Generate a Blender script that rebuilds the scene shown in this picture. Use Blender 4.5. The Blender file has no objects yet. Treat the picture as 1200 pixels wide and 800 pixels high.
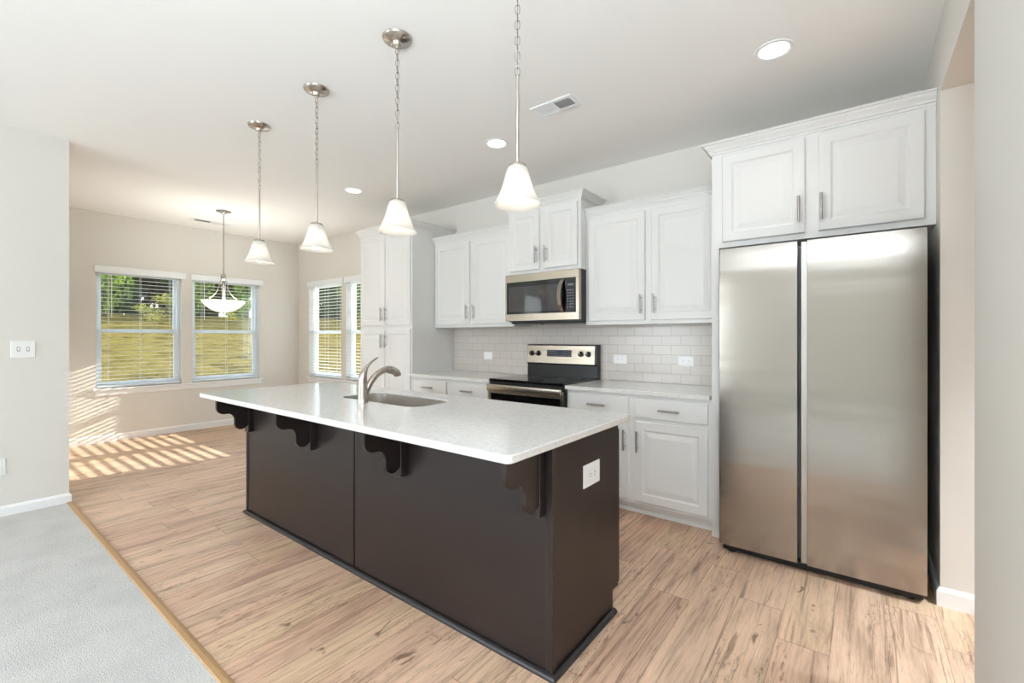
import bpy, bmesh, math, random
from math import pi, sin, cos, radians
from mathutils import Vector, Matrix

S = bpy.context.scene
COL = S.collection
random.seed(7)

# ------------------------------------------------------------------ camera, sky, sun, exposure
cam_data = bpy.data.cameras.new('camera')
cam = bpy.data.objects.new('camera', cam_data)
COL.objects.link(cam)
cam.location = (0, 0, 1.30)
cam.rotation_euler = (pi / 2, 0, radians(37.517))
cam_data.sensor_fit = 'HORIZONTAL'
cam_data.sensor_width = 36
cam_data.lens = 36 * 527.5 / 1200
cam_data.shift_y = -5 / 1200
cam_data.clip_start = 0.05
cam_data.clip_end = 400
S.camera = cam

S.view_settings.view_transform = 'Standard'
S.view_settings.look = 'None'
S.view_settings.gamma = 1
S.view_settings.use_curve_mapping = False
S.view_settings.exposure = 0.34
S.cycles.use_denoising = True
S.cycles.max_bounces = 12
S.cycles.diffuse_bounces = 7
S.cycles.glossy_bounces = 5
S.cycles.transmission_bounces = 6
S.cycles.transparent_max_bounces = 16
S.cycles.sample_clamp_indirect = 6
S.cycles.caustics_reflective = False
S.cycles.caustics_refractive = False

SUN_STRENGTH = 12.0
SKY_STRENGTH = 3.4
CAN_W, DINING_W = 0.7, 8.5
LIVING_WIN_W, HALL_FILL_W, BOUNCE_FILL_W = 80.0, 46.0, 172.0
BOUNCE_FILL_C, WIN_C, CAN_C, BULB_C = (0.79, 0.90, 1.0), (0.85, 0.93, 1.0), (1.0, 0.94, 0.88), (1.0, 0.97, 0.88)

world = bpy.data.worlds.new('sky')
S.world = world
world.use_nodes = True
wn, wl = world.node_tree.nodes, world.node_tree.links
wn.clear()
wo = wn.new('ShaderNodeOutputWorld')
wb = wn.new('ShaderNodeBackground')
wr = wn.new('ShaderNodeValToRGB')
wx = wn.new('ShaderNodeSeparateXYZ')
wt = wn.new('ShaderNodeTexCoord')
wl.new(wt.outputs['Generated'], wx.inputs[0])
wl.new(wx.outputs['Z'], wr.inputs[0])
wr.color_ramp.elements[0].position = 0.0
wr.color_ramp.elements[0].color = (0.95, 0.97, 1.0, 1)
wr.color_ramp.elements[1].position = 0.7
wr.color_ramp.elements[1].color = (0.68, 0.82, 1.0, 1)
wl.new(wr.outputs[0], wb.inputs[0])
wb.inputs[1].default_value = SKY_STRENGTH
wl.new(wb.outputs[0], wo.inputs[0])

sun_d = bpy.data.lights.new('sun', 'SUN')
sun_d.energy = SUN_STRENGTH
sun_d.angle = radians(0.3)
sun_d.color = (1.0, 0.95, 0.88)
sun = bpy.data.objects.new('sun', sun_d)
COL.objects.link(sun)
sun.rotation_euler = Vector((-0.28, -1.62, -0.67)).to_track_quat('-Z', 'Y').to_euler()


def area_light(name, loc, direction, sx, sy, watt, color=(1, 1, 1), spread=180):
    d = bpy.data.lights.new(name, 'AREA')
    d.shape = 'RECTANGLE'
    d.size, d.size_y = sx, sy
    d.energy, d.color = watt, color
    d.spread = radians(spread)
    o = bpy.data.objects.new(name, d)
    COL.objects.link(o)
    o.location = loc
    o.rotation_euler = Vector(direction).to_track_quat('-Z', 'Z').to_euler()
    return o


# daylight at the big living room windows behind the camera (the panes are in wall_south)
for wx0, wk in ((-4.0, 1.35), (2.15, 0.75)):
    area_light('living_daylight', (wx0, -4.30, 1.45), (0, 1, -0.05), 1.5, 1.6, LIVING_WIN_W * wk, WIN_C)
# added unseen fill lamp without a fixture, thrown up at the ceiling
area_light('added_bounce_fill', (0.2, -1.1, 1.65), (0, 0, 1), 1.0, 1.0, BOUNCE_FILL_W, BOUNCE_FILL_C)

# ------------------------------------------------------------------ materials
def lin(c):
    return tuple(((v / 255) / 12.92 if v / 255 <= 0.04045 else ((v / 255 + 0.055) / 1.055) ** 2.4) for v in c) + (1,)


def new_mat(name):
    m = bpy.data.materials.new(name)
    m.use_nodes = True
    nt = m.node_tree
    return m, nt.nodes, nt.links, nt.nodes['Principled BSDF']


def mat(name, rgb, rough=0.5, metal=0.0, spec=0.5, bump=0.0, bscale=200, bstretch=(1, 1, 1), var=0.0, vscale=3, coat=0):
    m, n, l, p = new_mat(name)
    p.inputs['Base Color'].default_value = lin(rgb)
    p.inputs['Roughness'].default_value = rough
    p.inputs['Metallic'].default_value = metal
    p.inputs['Specular IOR Level'].default_value = spec
    p.inputs['Coat Weight'].default_value = coat
    tc = n.new('ShaderNodeTexCoord')
    mp = n.new('ShaderNodeMapping')
    mp.inputs['Scale'].default_value = bstretch
    l.new(tc.outputs['Object'], mp.inputs[0])
    if bump:
        t = n.new('ShaderNodeTexNoise')
        t.inputs['Scale'].default_value = bscale
        t.inputs['Detail'].default_value = 2
        b = n.new('ShaderNodeBump')
        b.inputs['Strength'].default_value = bump
        b.inputs['Distance'].default_value = 0.01
        l.new(mp.outputs[0], t.inputs[0])
        l.new(t.outputs[0], b.inputs['Height'])
        l.new(b.outputs[0], p.inputs['Normal'])
    if var:
        t2 = n.new('ShaderNodeTexNoise')
        t2.inputs['Scale'].default_value = vscale
        t2.inputs['Detail'].default_value = 4
        mx = n.new('ShaderNodeMix')
        mx.data_type = 'RGBA'
        c = lin(rgb)
        mx.inputs[6].default_value = tuple(v * (1 - var) for v in c[:3]) + (1,)
        mx.inputs[7].default_value = tuple(min(1, v * (1 + var)) for v in c[:3]) + (1,)
        l.new(mp.outputs[0], t2.inputs[0])
        l.new(t2.outputs[0], mx.inputs[0])
        l.new(mx.outputs[2], p.inputs['Base Color'])
    return m


def emis(name, rgb, strength):
    m, n, l, p = new_mat(name)
    p.inputs['Base Color'].default_value = lin((250, 248, 244))
    p.inputs['Emission Color'].default_value = lin(rgb)
    p.inputs['Emission Strength'].default_value = strength
    return m


M = {}
M['paint'] = mat('wall_paint', (222, 219, 213), 0.75, spec=0.25, bump=0.04, bscale=260)
M['ceil'] = mat('ceiling_paint', (243, 241, 238), 0.9, spec=0.1, bump=0.05, bscale=180)
M['white'] = mat('cabinet_white', (225, 224, 222), 0.38, spec=0.4, bump=0.008, bscale=60)
M['trim'] = mat('trim_white', (238, 239, 240), 0.42, spec=0.4)
M['vinyl'] = mat('vinyl_white', (236, 240, 243), 0.35, spec=0.4)
M['plate'] = mat('plate_white', (240, 240, 240), 0.3)
M['slot'] = mat('slot_grey', (150, 150, 150), 0.5)
M['espresso'] = mat('espresso_wood', (37, 29, 28), 0.33, spec=0.45, bump=0.02, bscale=25, bstretch=(14, 14, 1), var=0.12, vscale=9)
M['espresso_dark'] = mat('espresso_trim', (42, 41, 43), 0.35, spec=0.45)
M['kick'] = mat('toe_kick_white', (222, 218, 214), 0.5)
M['pull'] = mat('pull_nickel', (172, 168, 164), 0.34, metal=1.0)
M['nickel'] = mat('brushed_nickel', (190, 182, 174), 0.24, metal=1.0, bump=0.02, bscale=60, bstretch=(1, 1, 12))
M['sink'] = mat('sink_steel', (205, 200, 194), 0.32, metal=1.0)
M['chain'] = mat('chain_nickel', (172, 164, 154), 0.25, metal=1.0)
M['black_glass'] = mat('black_glass', (14, 14, 16), 0.07, spec=0.6)
M['black'] = mat('black_enamel', (20, 20, 22), 0.3)
M['dark_grey'] = mat('appliance_grey', (62, 64, 68), 0.4, metal=0.2)
M['case'] = mat('case_grey', (128, 130, 134), 0.4, metal=0.2)
M['channel'] = mat('channel_steel', (186, 183, 178), 0.38, metal=1.0)
M['rubber'] = mat('black_rubber', (18, 18, 18), 0.6)
M['key'] = mat('keypad_grey', (96, 98, 108), 0.4)
M['display'] = mat('display_blue', (42, 46, 62), 0.2)
M['tan'] = mat('oak_strip', (176, 140, 100), 0.5, bump=0.15, bscale=30, bstretch=(2, 12, 1), var=0.18, vscale=14)
M['bulb'] = emis('bulb_glow', (255, 246, 232), 9.0)
M['can_lens'] = emis('can_lens_glow', (255, 248, 238), 2.6)
M['bark'] = mat('bark', (70, 60, 50), 0.9, bump=0.4, bscale=20)


def steel(name, rgb, rough, wav):
    m, n, l, p = new_mat(name)
    p.inputs['Base Color'].default_value = lin(rgb)
    p.inputs['Metallic'].default_value = 1.0
    p.inputs['Roughness'].default_value = rough
    p.inputs['Anisotropic'].default_value = 0.45
    tc = n.new('ShaderNodeTexCoord')
    a = n.new('ShaderNodeMapping'); a.inputs['Scale'].default_value = (0.35, 1, 3.2)
    t = n.new('ShaderNodeTexNoise'); t.inputs['Scale'].default_value = 2.2; t.inputs['Detail'].default_value = 1
    b = n.new('ShaderNodeBump'); b.inputs['Strength'].default_value = wav; b.inputs['Distance'].default_value = 0.02
    a2 = n.new('ShaderNodeMapping'); a2.inputs['Scale'].default_value = (2, 2, 400)
    t2 = n.new('ShaderNodeTexNoise'); t2.inputs['Scale'].default_value = 3
    b2 = n.new('ShaderNodeBump'); b2.inputs['Strength'].default_value = 0.03; b2.inputs['Distance'].default_value = 0.002
    l.new(tc.outputs['Object'], a.inputs[0]); l.new(a.outputs[0], t.inputs[0]); l.new(t.outputs[0], b.inputs['Height'])
    l.new(tc.outputs['Object'], a2.inputs[0]); l.new(a2.outputs[0], t2.inputs[0]); l.new(t2.outputs[0], b2.inputs['Height'])
    l.new(b.outputs[0], b2.inputs['Normal']); l.new(b2.outputs[0], p.inputs['Normal'])
    return m


M['steel'] = steel('brushed_steel', (167, 161, 154), 0.2, 0.24)
M['steel_warm'] = steel('range_steel', (178, 168, 154), 0.27, 0.05)


def quartz():
    m, n, l, p = new_mat('white_quartz')
    p.inputs['Roughness'].default_value = 0.12
    tc = n.new('ShaderNodeTexCoord')
    t = n.new('ShaderNodeTexNoise'); t.inputs['Scale'].default_value = 38; t.inputs['Detail'].default_value = 8
    r = n.new('ShaderNodeValToRGB')
    r.color_ramp.elements[0].position = 0.32; r.color_ramp.elements[0].color = lin((217, 215, 212))
    r.color_ramp.elements[1].position = 0.58; r.color_ramp.elements[1].color = lin((225, 224, 222))
    t2 = n.new('ShaderNodeTexNoise'); t2.inputs['Scale'].default_value = 170; t2.inputs['Detail'].default_value = 2
    r2 = n.new('ShaderNodeValToRGB')
    r2.color_ramp.elements[0].position = 0.3; r2.color_ramp.elements[0].color = (0.72, 0.7, 0.68, 1)
    r2.color_ramp.elements[1].position = 0.5; r2.color_ramp.elements[1].color = (1, 1, 1, 1)
    mx = n.new('ShaderNodeMix'); mx.data_type = 'RGBA'; mx.blend_type = 'MULTIPLY'; mx.inputs[0].default_value = 0.6
    l.new(tc.outputs['Object'], t.inputs[0]); l.new(t.outputs[0], r.inputs[0])
    l.new(tc.outputs['Object'], t2.inputs[0]); l.new(t2.outputs[0], r2.inputs[0])
    l.new(r.outputs[0], mx.inputs[6]); l.new(r2.outputs[0], mx.inputs[7])
    l.new(mx.outputs[2], p.inputs['Base Color'])
    return m


M['quartz'] = quartz()


def math_node(n, op, a=None, b=None):
    k = n.new('ShaderNodeMath'); k.operation = op
    if b is not None and not hasattr(b, 'links'):
        k.inputs[1].default_value = b
    if a is not None and not hasattr(a, 'links'):
        k.inputs[0].default_value = a
    return k


def planks():
    """Oak planks running along Y, 0.19 m wide and 1.2 m long, staggered."""
    m, n, l, p = new_mat('oak_planks')
    tc = n.new('ShaderNodeTexCoord')
    sx = n.new('ShaderNodeSeparateXYZ'); l.new(tc.outputs['Object'], sx.inputs[0])

    def f(op, a, b=None):
        k = n.new('ShaderNodeMath'); k.operation = op
        for i, v in enumerate((a, b)):
            if v is None: continue
            if isinstance(v, (int, float)): k.inputs[i].default_value = v
            else: l.new(v, k.inputs[i])
        return k.outputs[0]
    W, L = 0.19, 1.25
    u = f('DIVIDE', f('ADD', sx.outputs['X'], 20 * W + 0.471), W)
    iu = f('FLOOR', u); fu = f('FRACT', u)
    w1 = n.new('ShaderNodeTexWhiteNoise'); w1.noise_dimensions = '1D'; l.new(iu, w1.inputs['W'])
    v = f('ADD', f('DIVIDE', f('ADD', sx.outputs['Y'], 20.0), L), f('MULTIPLY', w1.outputs['Value'], 7.0))
    iv = f('FLOOR', v); fv = f('FRACT', v)
    cb = n.new('ShaderNodeCombineXYZ'); l.new(iu, cb.inputs[0]); l.new(iv, cb.inputs[1])
    w2 = n.new('ShaderNodeTexWhiteNoise'); w2.noise_dimensions = '3D'; l.new(cb.outputs[0], w2.inputs['Vector'])
    # per plank shifted grain coordinates
    off = n.new('ShaderNodeVectorMath'); off.operation = 'MULTIPLY_ADD'
    l.new(w2.outputs['Color'], off.inputs[0]); off.inputs[1].default_value = (9, 9, 9); l.new(tc.outputs['Object'], off.inputs[2])

    def noise(scale, stretch, detail, rough=0.6, dist=0.0):
        mp = n.new('ShaderNodeMapping'); mp.inputs['Scale'].default_value = stretch
        l.new(off.outputs[0], mp.inputs[0])
        t = n.new('ShaderNodeTexNoise'); t.inputs['Scale'].default_value = scale; t.inputs['Detail'].default_value = detail
        t.inputs['Roughness'].default_value = rough; t.inputs['Distortion'].default_value = dist
        l.new(mp.outputs[0], t.inputs[0])
        return t.outputs[0]

    def ramp(inp, pts):
        r = n.new('ShaderNodeValToRGB')
        while len(r.color_ramp.elements) < len(pts): r.color_ramp.elements.new(0.5)
        for e, (pos, c) in zip(r.color_ramp.elements, pts):
            e.position = pos; e.color = c
        l.new(inp, r.inputs[0])
        return r.outputs[0]

    def mix(kind, fac, a, b):
        k = n.new('ShaderNodeMix'); k.data_type = 'RGBA'; k.blend_type = kind
        for i, vv in ((0, fac), (6, a), (7, b)):
            if isinstance(vv, (int, float)): k.inputs[i].default_value = vv
            elif isinstance(vv, tuple): k.inputs[i].default_value = vv
            else: l.new(vv, k.inputs[i])
        return k.outputs[2]
    base = ramp(w2.outputs['Value'], [(0.0, lin((208, 173, 150))), (0.35, lin((218, 186, 161))), (0.7, lin((222, 191, 166))), (1.0, lin((213, 184, 154)))])
    grain = ramp(noise(7, (8, 0.28, 1), 7, 0.68, 0.5), [(0.28, (0.52, 0.47, 0.44, 1)), (0.46, (0.93, 0.92, 0.91, 1)), (0.75, (1.12, 1.11, 1.10, 1))])
    fine = ramp(noise(60, (5, 0.25, 1), 3), [(0.3, (0.86, 0.84, 0.82, 1)), (0.6, (1.03, 1.03, 1.03, 1))])
    streak = ramp(noise(3.2, (11, 0.42, 1), 8, 0.7, 0.9), [(0.37, (1, 1, 1, 1)), (0.46, (0, 0, 0, 1))])
    knot = ramp(noise(5.5, (2.2, 1.0, 1), 3, 0.5, 0.8), [(0.27, (1, 1, 1, 1)), (0.32, (0, 0, 0, 1))])
    band = ramp(noise(2.6, (3.2, 0.55, 1), 5, 0.6, 0.4), [(0.33, (0.66, 0.64, 0.62, 1)), (0.5, (0.98, 0.98, 0.97, 1)), (0.68, (1.06, 1.05, 1.04, 1))])
    rough_grain = ramp(noise(16, (5.5, 0.9, 1), 6, 0.75, 0.3), [(0.36, (1, 1, 1, 1)), (0.47, (0, 0, 0, 1))])
    patch = ramp(noise(2.1, (2.4, 0.6, 1), 4, 0.6, 0.5), [(0.50, (0, 0, 0, 1)), (0.60, (1, 1, 1, 1))])
    c = mix('MULTIPLY', 1.0, base, grain)
    c = mix('MULTIPLY', 0.9, c, band)
    c = mix('MIX', f('MULTIPLY', f('MULTIPLY', rough_grain, patch), 0.8), c, lin((110, 86, 70)))
    c = mix('MULTIPLY', 0.8, c, fine)
    c = mix('MIX', f('MULTIPLY', streak, 0.66), c, lin((112, 84, 66)))
    c = mix('MIX', f('MULTIPLY', knot, 0.75), c, lin((84, 58, 42)))
    # seams
    s1 = f('LESS_THAN', fu, 0.012); s2 = f('LESS_THAN', fv, 0.0028)
    sm = f('MAXIMUM', s1, s2)
    c = mix('MIX', f('MULTIPLY', sm, 0.6), c, lin((92, 66, 50)))
    l.new(c, p.inputs['Base Color'])
    p.inputs['Roughness'].default_value = 0.42
    p.inputs['Specular IOR Level'].default_value = 0.4
    b = n.new('ShaderNodeBump'); b.inputs['Strength'].default_value = 0.12; b.inputs['Distance'].default_value = 0.003
    bw = n.new('ShaderNodeRGBToBW'); l.new(c, bw.inputs[0]); l.new(bw.outputs[0], b.inputs['Height'])
    l.new(b.outputs[0], p.inputs['Normal'])
    return m


M['planks'] = planks()


def carpet_mat():
    m, n, l, p = new_mat('grey_carpet')
    tc = n.new('ShaderNodeTexCoord')
    t = n.new('ShaderNodeTexNoise'); t.inputs['Scale'].default_value = 190; t.inputs['Detail'].default_value = 5
    r = n.new('ShaderNodeValToRGB')
    r.color_ramp.elements[0].position = 0.3; r.color_ramp.elements[0].color = lin((184, 182, 179))
    r.color_ramp.elements[1].position = 0.65; r.color_ramp.elements[1].color = lin((212, 210, 208))
    t2 = n.new('ShaderNodeTexNoise'); t2.inputs['Scale'].default_value = 5; t2.inputs['Detail'].default_value = 5
    r2 = n.new('ShaderNodeValToRGB')
    r2.color_ramp.elements[0].position = 0.3; r2.color_ramp.elements[0].color = (0.9, 0.9, 0.9, 1)
    r2.color_ramp.elements[1].position = 0.6; r2.color_ramp.elements[1].color = (1, 1, 1, 1)
    mx = n.new('ShaderNodeMix'); mx.data_type = 'RGBA'; mx.blend_type = 'MULTIPLY'; mx.inputs[0].default_value = 1
    l.new(tc.outputs['Object'], t.inputs[0]); l.new(t.outputs[0], r.inputs[0])
    l.new(tc.outputs['Object'], t2.inputs[0]); l.new(t2.outputs[0], r2.inputs[0])
    l.new(r.outputs[0], mx.inputs[6]); l.new(r2.outputs[0], mx.inputs[7])
    l.new(mx.outputs[2], p.inputs['Base Color'])
    p.inputs['Roughness'].default_value = 1.0
    p.inputs['Specular IOR Level'].default_value = 0.05
    b = n.new('ShaderNodeBump'); b.inputs['Strength'].default_value = 0.6; b.inputs['Distance'].default_value = 0.01
    l.new(t.outputs[0], b.inputs['Height']); l.new(b.outputs[0], p.inputs['Normal'])
    return m


M['carpet'] = carpet_mat()


def tile_mat():
    """Subway tile in running bond on the XZ plane; object origin sits at a joint."""
    m, n, l, p = new_mat('subway_tile')
    tc = n.new('ShaderNodeTexCoord')
    sx = n.new('ShaderNodeSeparateXYZ'); l.new(tc.outputs['Object'], sx.inputs[0])
    cb = n.new('ShaderNodeCombineXYZ'); l.new(sx.outputs['X'], cb.inputs[0]); l.new(sx.outputs['Z'], cb.inputs[1])
    bt = n.new('ShaderNodeTexBrick')
    bt.inputs['Scale'].default_value = 1.0
    bt.inputs['Brick Width'].default_value = 0.159
    bt.inputs['Row Height'].default_value = 0.0795
    bt.inputs['Mortar Size'].default_value = 0.0016
    bt.inputs['Mortar Smooth'].default_value = 0.2
    bt.offset = 0.5
    bt.inputs['Color1'].default_value = lin((203, 195, 189))
    bt.inputs['Color2'].default_value = lin((197, 190, 184))
    bt.inputs['Mortar'].default_value = lin((164, 155, 147))
    l.new(cb.outputs[0], bt.inputs['Vector'])
    l.new(bt.outputs['Color'], p.inputs['Base Color'])
    p.inputs['Roughness'].default_value = 0.24
    b = n.new('ShaderNodeBump'); b.inputs['Strength'].default_value = 0.5; b.inputs['Distance'].default_value = 0.002; b.invert = True
    l.new(bt.outputs['Fac'], b.inputs['Height']); l.new(b.outputs[0], p.inputs['Normal'])
    return m


M['tile'] = tile_mat()


def glass_mat():
    m, n, l, p = new_mat('window_glass')
    n.remove(p)
    out = [x for x in n if x.type == 'OUTPUT_MATERIAL'][0]
    a = n.new('ShaderNodeBsdfTransparent'); a.inputs[0].default_value = (0.95, 0.97, 0.96, 1)
    g = n.new('ShaderNodeBsdfGlossy'); g.inputs['Roughness'].default_value = 0.02
    x = n.new('ShaderNodeMixShader'); x.inputs[0].default_value = 0.05
    l.new(a.outputs[0], x.inputs[1]); l.new(g.outputs[0], x.inputs[2]); l.new(x.outputs[0], out.inputs[0])
    return m


M['glass'] = glass_mat()


def shade_mat(name, glow, k):
    """Frosted white lamp glass: passes light diffusely and glows with the lamp inside."""
    m, n, l, p = new_mat(name)
    n.remove(p)
    out = [x for x in n if x.type == 'OUTPUT_MATERIAL'][0]
    t = n.new('ShaderNodeBsdfTranslucent'); t.inputs[0].default_value = (0.95 * k, 0.93 * k, 0.9 * k, 1)
    d = n.new('ShaderNodeBsdfDiffuse'); d.inputs[0].default_value = (0.92 * k, 0.9 * k, 0.86 * k, 1)
    g = n.new('ShaderNodeBsdfGlossy'); g.inputs['Roughness'].default_value = 0.25
    e = n.new('ShaderNodeEmission'); e.inputs[0].default_value = (1.0, 0.95, 0.88, 1); e.inputs[1].default_value = glow
    x = n.new('ShaderNodeMixShader'); x.inputs[0].default_value = 0.5
    x2 = n.new('ShaderNodeMixShader'); x2.inputs[0].default_value = 0.05
    s = n.new('ShaderNodeAddShader')
    l.new(d.outputs[0], x.inputs[1]); l.new(t.outputs[0], x.inputs[2])
    l.new(x.outputs[0], x2.inputs[1]); l.new(g.outputs[0], x2.inputs[2])
    l.new(x2.outputs[0], s.inputs[0]); l.new(e.outputs[0], s.inputs[1]); l.new(s.outputs[0], out.inputs[0])
    return m


M['shade'] = shade_mat('frosted_shade', 0.06, 0.82)
M['bowl'] = shade_mat('frosted_bowl', 0.35, 1.0)


def meadow_mat():
    m, n, l, p = new_mat('meadow_grass')
    tc = n.new('ShaderNodeTexCoord')
    t = n.new('ShaderNodeTexNoise'); t.inputs['Scale'].default_value = 1.5; t.inputs['Detail'].default_value = 10; t.inputs['Roughness'].default_value = 0.8
    l.new(tc.outputs['Object'], t.inputs[0])
    r = n.new('ShaderNodeValToRGB')
    pts = [(0.36, (52, 42, 24)), (0.46, (96, 86, 46)), (0.55, (120, 104, 60)), (0.64, (88, 92, 40))]
    while len(r.color_ramp.elements) < 4: r.color_ramp.elements.new(0.5)
    for e, (q, c) in zip(r.color_ramp.elements, pts): e.position = q; e.color = lin(c)
    l.new(t.outputs[0], r.inputs[0])
    l.new(r.outputs[0], p.inputs['Base Color'])
    p.inputs['Roughness'].default_value = 1.0
    p.inputs['Specular IOR Level'].default_value = 0.0
    b = n.new('ShaderNodeBump'); b.inputs['Strength'].default_value = 0.8; b.inputs['Distance'].default_value = 0.15
    l.new(t.outputs[0], b.inputs['Height']); l.new(b.outputs[0], p.inputs['Normal'])
    return m


M['meadow'] = meadow_mat()


def leaf_mat(name, a, b):
    m, n, l, p = new_mat(name)
    tc = n.new('ShaderNodeTexCoord')
    t = n.new('ShaderNodeTexNoise'); t.inputs['Scale'].default_value = 1.3; t.inputs['Detail'].default_value = 4
    l.new(tc.outputs['Object'], t.inputs[0])
    r = n.new('ShaderNodeValToRGB')
    r.color_ramp.elements[0].position = 0.35; r.color_ramp.elements[0].color = lin(a)
    r.color_ramp.elements[1].position = 0.65; r.color_ramp.elements[1].color = lin(b)
    l.new(t.outputs[0], r.inputs[0]); l.new(r.outputs[0], p.inputs['Base Color'])
    p.inputs['Roughness'].default_value = 0.8
    p.inputs['Specular IOR Level'].default_value = 0.1
    return m


M['leaf_dark'] = leaf_mat('leaf_dark', (30, 44, 22), (58, 82, 36))
M['leaf_light'] = leaf_mat('leaf_light', (84, 114, 42), (128, 150, 62))
M['leaf_yellow'] = leaf_mat('leaf_yellow', (150, 158, 62), (206, 190, 82))

# ------------------------------------------------------------------ mesh helpers
class MB:
    def __init__(self):
        self.b = bmesh.new()

    def box(self, x0, x1, y0, y1, z0, z1, bevel=0.0, seg=1):
        t = bmesh.new()
        bmesh.ops.create_cube(t, size=1)
        bmesh.ops.transform(t, matrix=Matrix.Translation(((x0 + x1) / 2, (y0 + y1) / 2, (z0 + z1) / 2)) @ Matrix.Diagonal((abs(x1 - x0), abs(y1 - y0), abs(z1 - z0), 1)), verts=t.verts)
        if bevel:
            bmesh.ops.bevel(t, geom=list(t.edges), offset=bevel, segments=seg, affect='EDGES', profile=0.5)
        return self.add(t)

    def add(self, t, matrix=None):
        if matrix is not None:
            bmesh.ops.transform(t, matrix=matrix, verts=t.verts)
        me = bpy.data.meshes.new('tmp')
        t.to_mesh(me); t.free()
        self.b.from_mesh(me)
        bpy.data.meshes.remove(me)
        return self

    def lathe(self, prof, cx=0, cy=0, cz=0, seg=32, closed=False, axis='Z'):
        """prof: list of (r, z)."""
        t = bmesh.new()
        rings = []
        for r, z in prof:
            if r < 1e-6:
                rings.append([t.verts.new((0, 0, z))])
            else:
                rings.append([t.verts.new((r * cos(2 * pi * k / seg), r * sin(2 * pi * k / seg), z)) for k in range(seg)])
        pairs = list(zip(rings, rings[1:]))
        if closed: pairs.append((rings[-1], rings[0]))
        for a, b in pairs:
            for k in range(seg):
                j = (k + 1) % seg
                if len(a) == 1 and len(b) == 1: continue
                if len(a) == 1: t.faces.new((a[0], b[k], b[j]))
                elif len(b) == 1: t.faces.new((a[k], a[j], b[0]))
                else: t.faces.new((a[k], a[j], b[j], b[k]))
        rot = Matrix.Identity(4)
        if axis == 'Y': rot = Matrix.Rotation(pi / 2, 4, 'X')      # +z profile -> -y
        if axis == 'X': rot = Matrix.Rotation(pi / 2, 4, 'Y')
        bmesh.ops.recalc_face_normals(t, faces=t.faces)
        return self.add(t, Matrix.Translation((cx, cy, cz)) @ rot)

    def tube(self, pts, radii, seg=12, closed=False, cap=True):
        pts = [Vector(p) for p in pts]
        if not isinstance(radii, (list, tuple)): radii = [radii] * len(pts)
        t = bmesh.new()
        n = len(pts)
        up = None
        rings = []
        for i, p in enumerate(pts):
            if closed: d = pts[(i + 1) % n] - pts[i - 1]
            else: d = pts[min(i + 1, n - 1)] - pts[max(i - 1, 0)]
            d.normalize()
            if up is None:
                up = Vector((0, 0, 1)) if abs(d.z) < 0.9 else Vector((1, 0, 0))
            s = d.cross(up).normalized()
            up = s.cross(d).normalized()
            rings.append([t.verts.new(p + radii[i] * (cos(2 * pi * k / seg) * s + sin(2 * pi * k / seg) * up)) for k in range(seg)])
        pr = list(zip(rings, rings[1:]))
        if closed: pr.append((rings[-1], rings[0]))
        for a, b in pr:
            for k in range(seg):
                j = (k + 1) % seg
                t.faces.new((a[k], a[j], b[j], b[k]))
        if cap and not closed:
            t.faces.new(rings[0]); t.faces.new(rings[-1])
        bmesh.ops.recalc_face_normals(t, faces=t.faces)
        return self.add(t)

    def prism(self, poly, axis, a0, a1, bevel=0.0):
        """extrude a 2D polygon. axis 'X': poly is (y,z); 'Y': (x,z); 'Z': (x,y)."""
        t = bmesh.new()

        def P(u, v, w):
            return {'X': (w, u, v), 'Y': (u, w, v), 'Z': (u, v, w)}[axis]
        A = [t.verts.new(P(u, v, a0)) for u, v in poly]
        B = [t.verts.new(P(u, v, a1)) for u, v in poly]
        n = len(poly)
        t.faces.new(A); t.faces.new(B)
        for k in range(n):
            t.faces.new((A[k], A[(k + 1) % n], B[(k + 1) % n], B[k]))
        bmesh.ops.recalc_face_normals(t, faces=t.faces)
        if bevel:
            es = [e for e in t.edges if any(len(f.verts) > 4 for f in e.link_faces)] if n > 4 else list(t.edges)
            bmesh.ops.bevel(t, geom=es, offset=bevel, segments=2, affect='EDGES', profile=0.5)
        return self.add(t)

    def sweep(self, path, prof, closed=False):
        """sweep a (out, z) profile along a horizontal path with mitred corners; out is to the right of travel."""
        t = bmesh.new()
        pts = [Vector((p[0], p[1])) for p in path]
        n = len(pts)
        rings = []
        for i, p in enumerate(pts):
            ds = []
            if i > 0: ds.append((p - pts[i - 1]).normalized())
            if i < n - 1: ds.append((pts[i + 1] - p).normalized())
            ns = [Vector((d.y, -d.x)) for d in ds]
            if len(ns) == 1: m = ns[0]
            else:
                m = (ns[0] + ns[1])
                m = m / (1 + ns[0].dot(ns[1]))
            rings.append([t.verts.new((p.x + m.x * o, p.y + m.y * o, z)) for o, z in prof])
        k = len(prof)
        for a, b in zip(rings, rings[1:]):
            for i in range(k):
                j = (i + 1) % k
                t.faces.new((a[i], a[j], b[j], b[i]))
        t.faces.new(rings[0]); t.faces.new(rings[-1])
        bmesh.ops.recalc_face_normals(t, faces=t.faces)
        return self.add(t)

    def panel_door(self, x0, x1, z0, z1, yf, th=0.02, flat=False, sgn=1):
        """cabinet door whose front (towards -y for sgn=1) carries a raised panel."""
        t = bmesh.new()
        if flat:
            rings = [(0, th), (0, 0.003), (0.003, 0)]
        else:
            rings = [(0, th), (0, 0.004), (0.004, 0), (0.056, 0), (0.060, 0.003), (0.066, 0.0075), (0.074, 0.0075), (0.104, 0.0015), (0.108, 0.001)]
        L = []
        for ins, d in rings:
            y = yf + sgn * d
            L.append([t.verts.new(c) for c in ((x0 + ins, y, z0 + ins), (x1 - ins, y, z0 + ins), (x1 - ins, y, z1 - ins), (x0 + ins, y, z1 - ins))])
        for a, b in zip(L, L[1:]):
            for i in range(4):
                j = (i + 1) % 4
                t.faces.new((a[i], a[j], b[j], b[i]))
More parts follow.
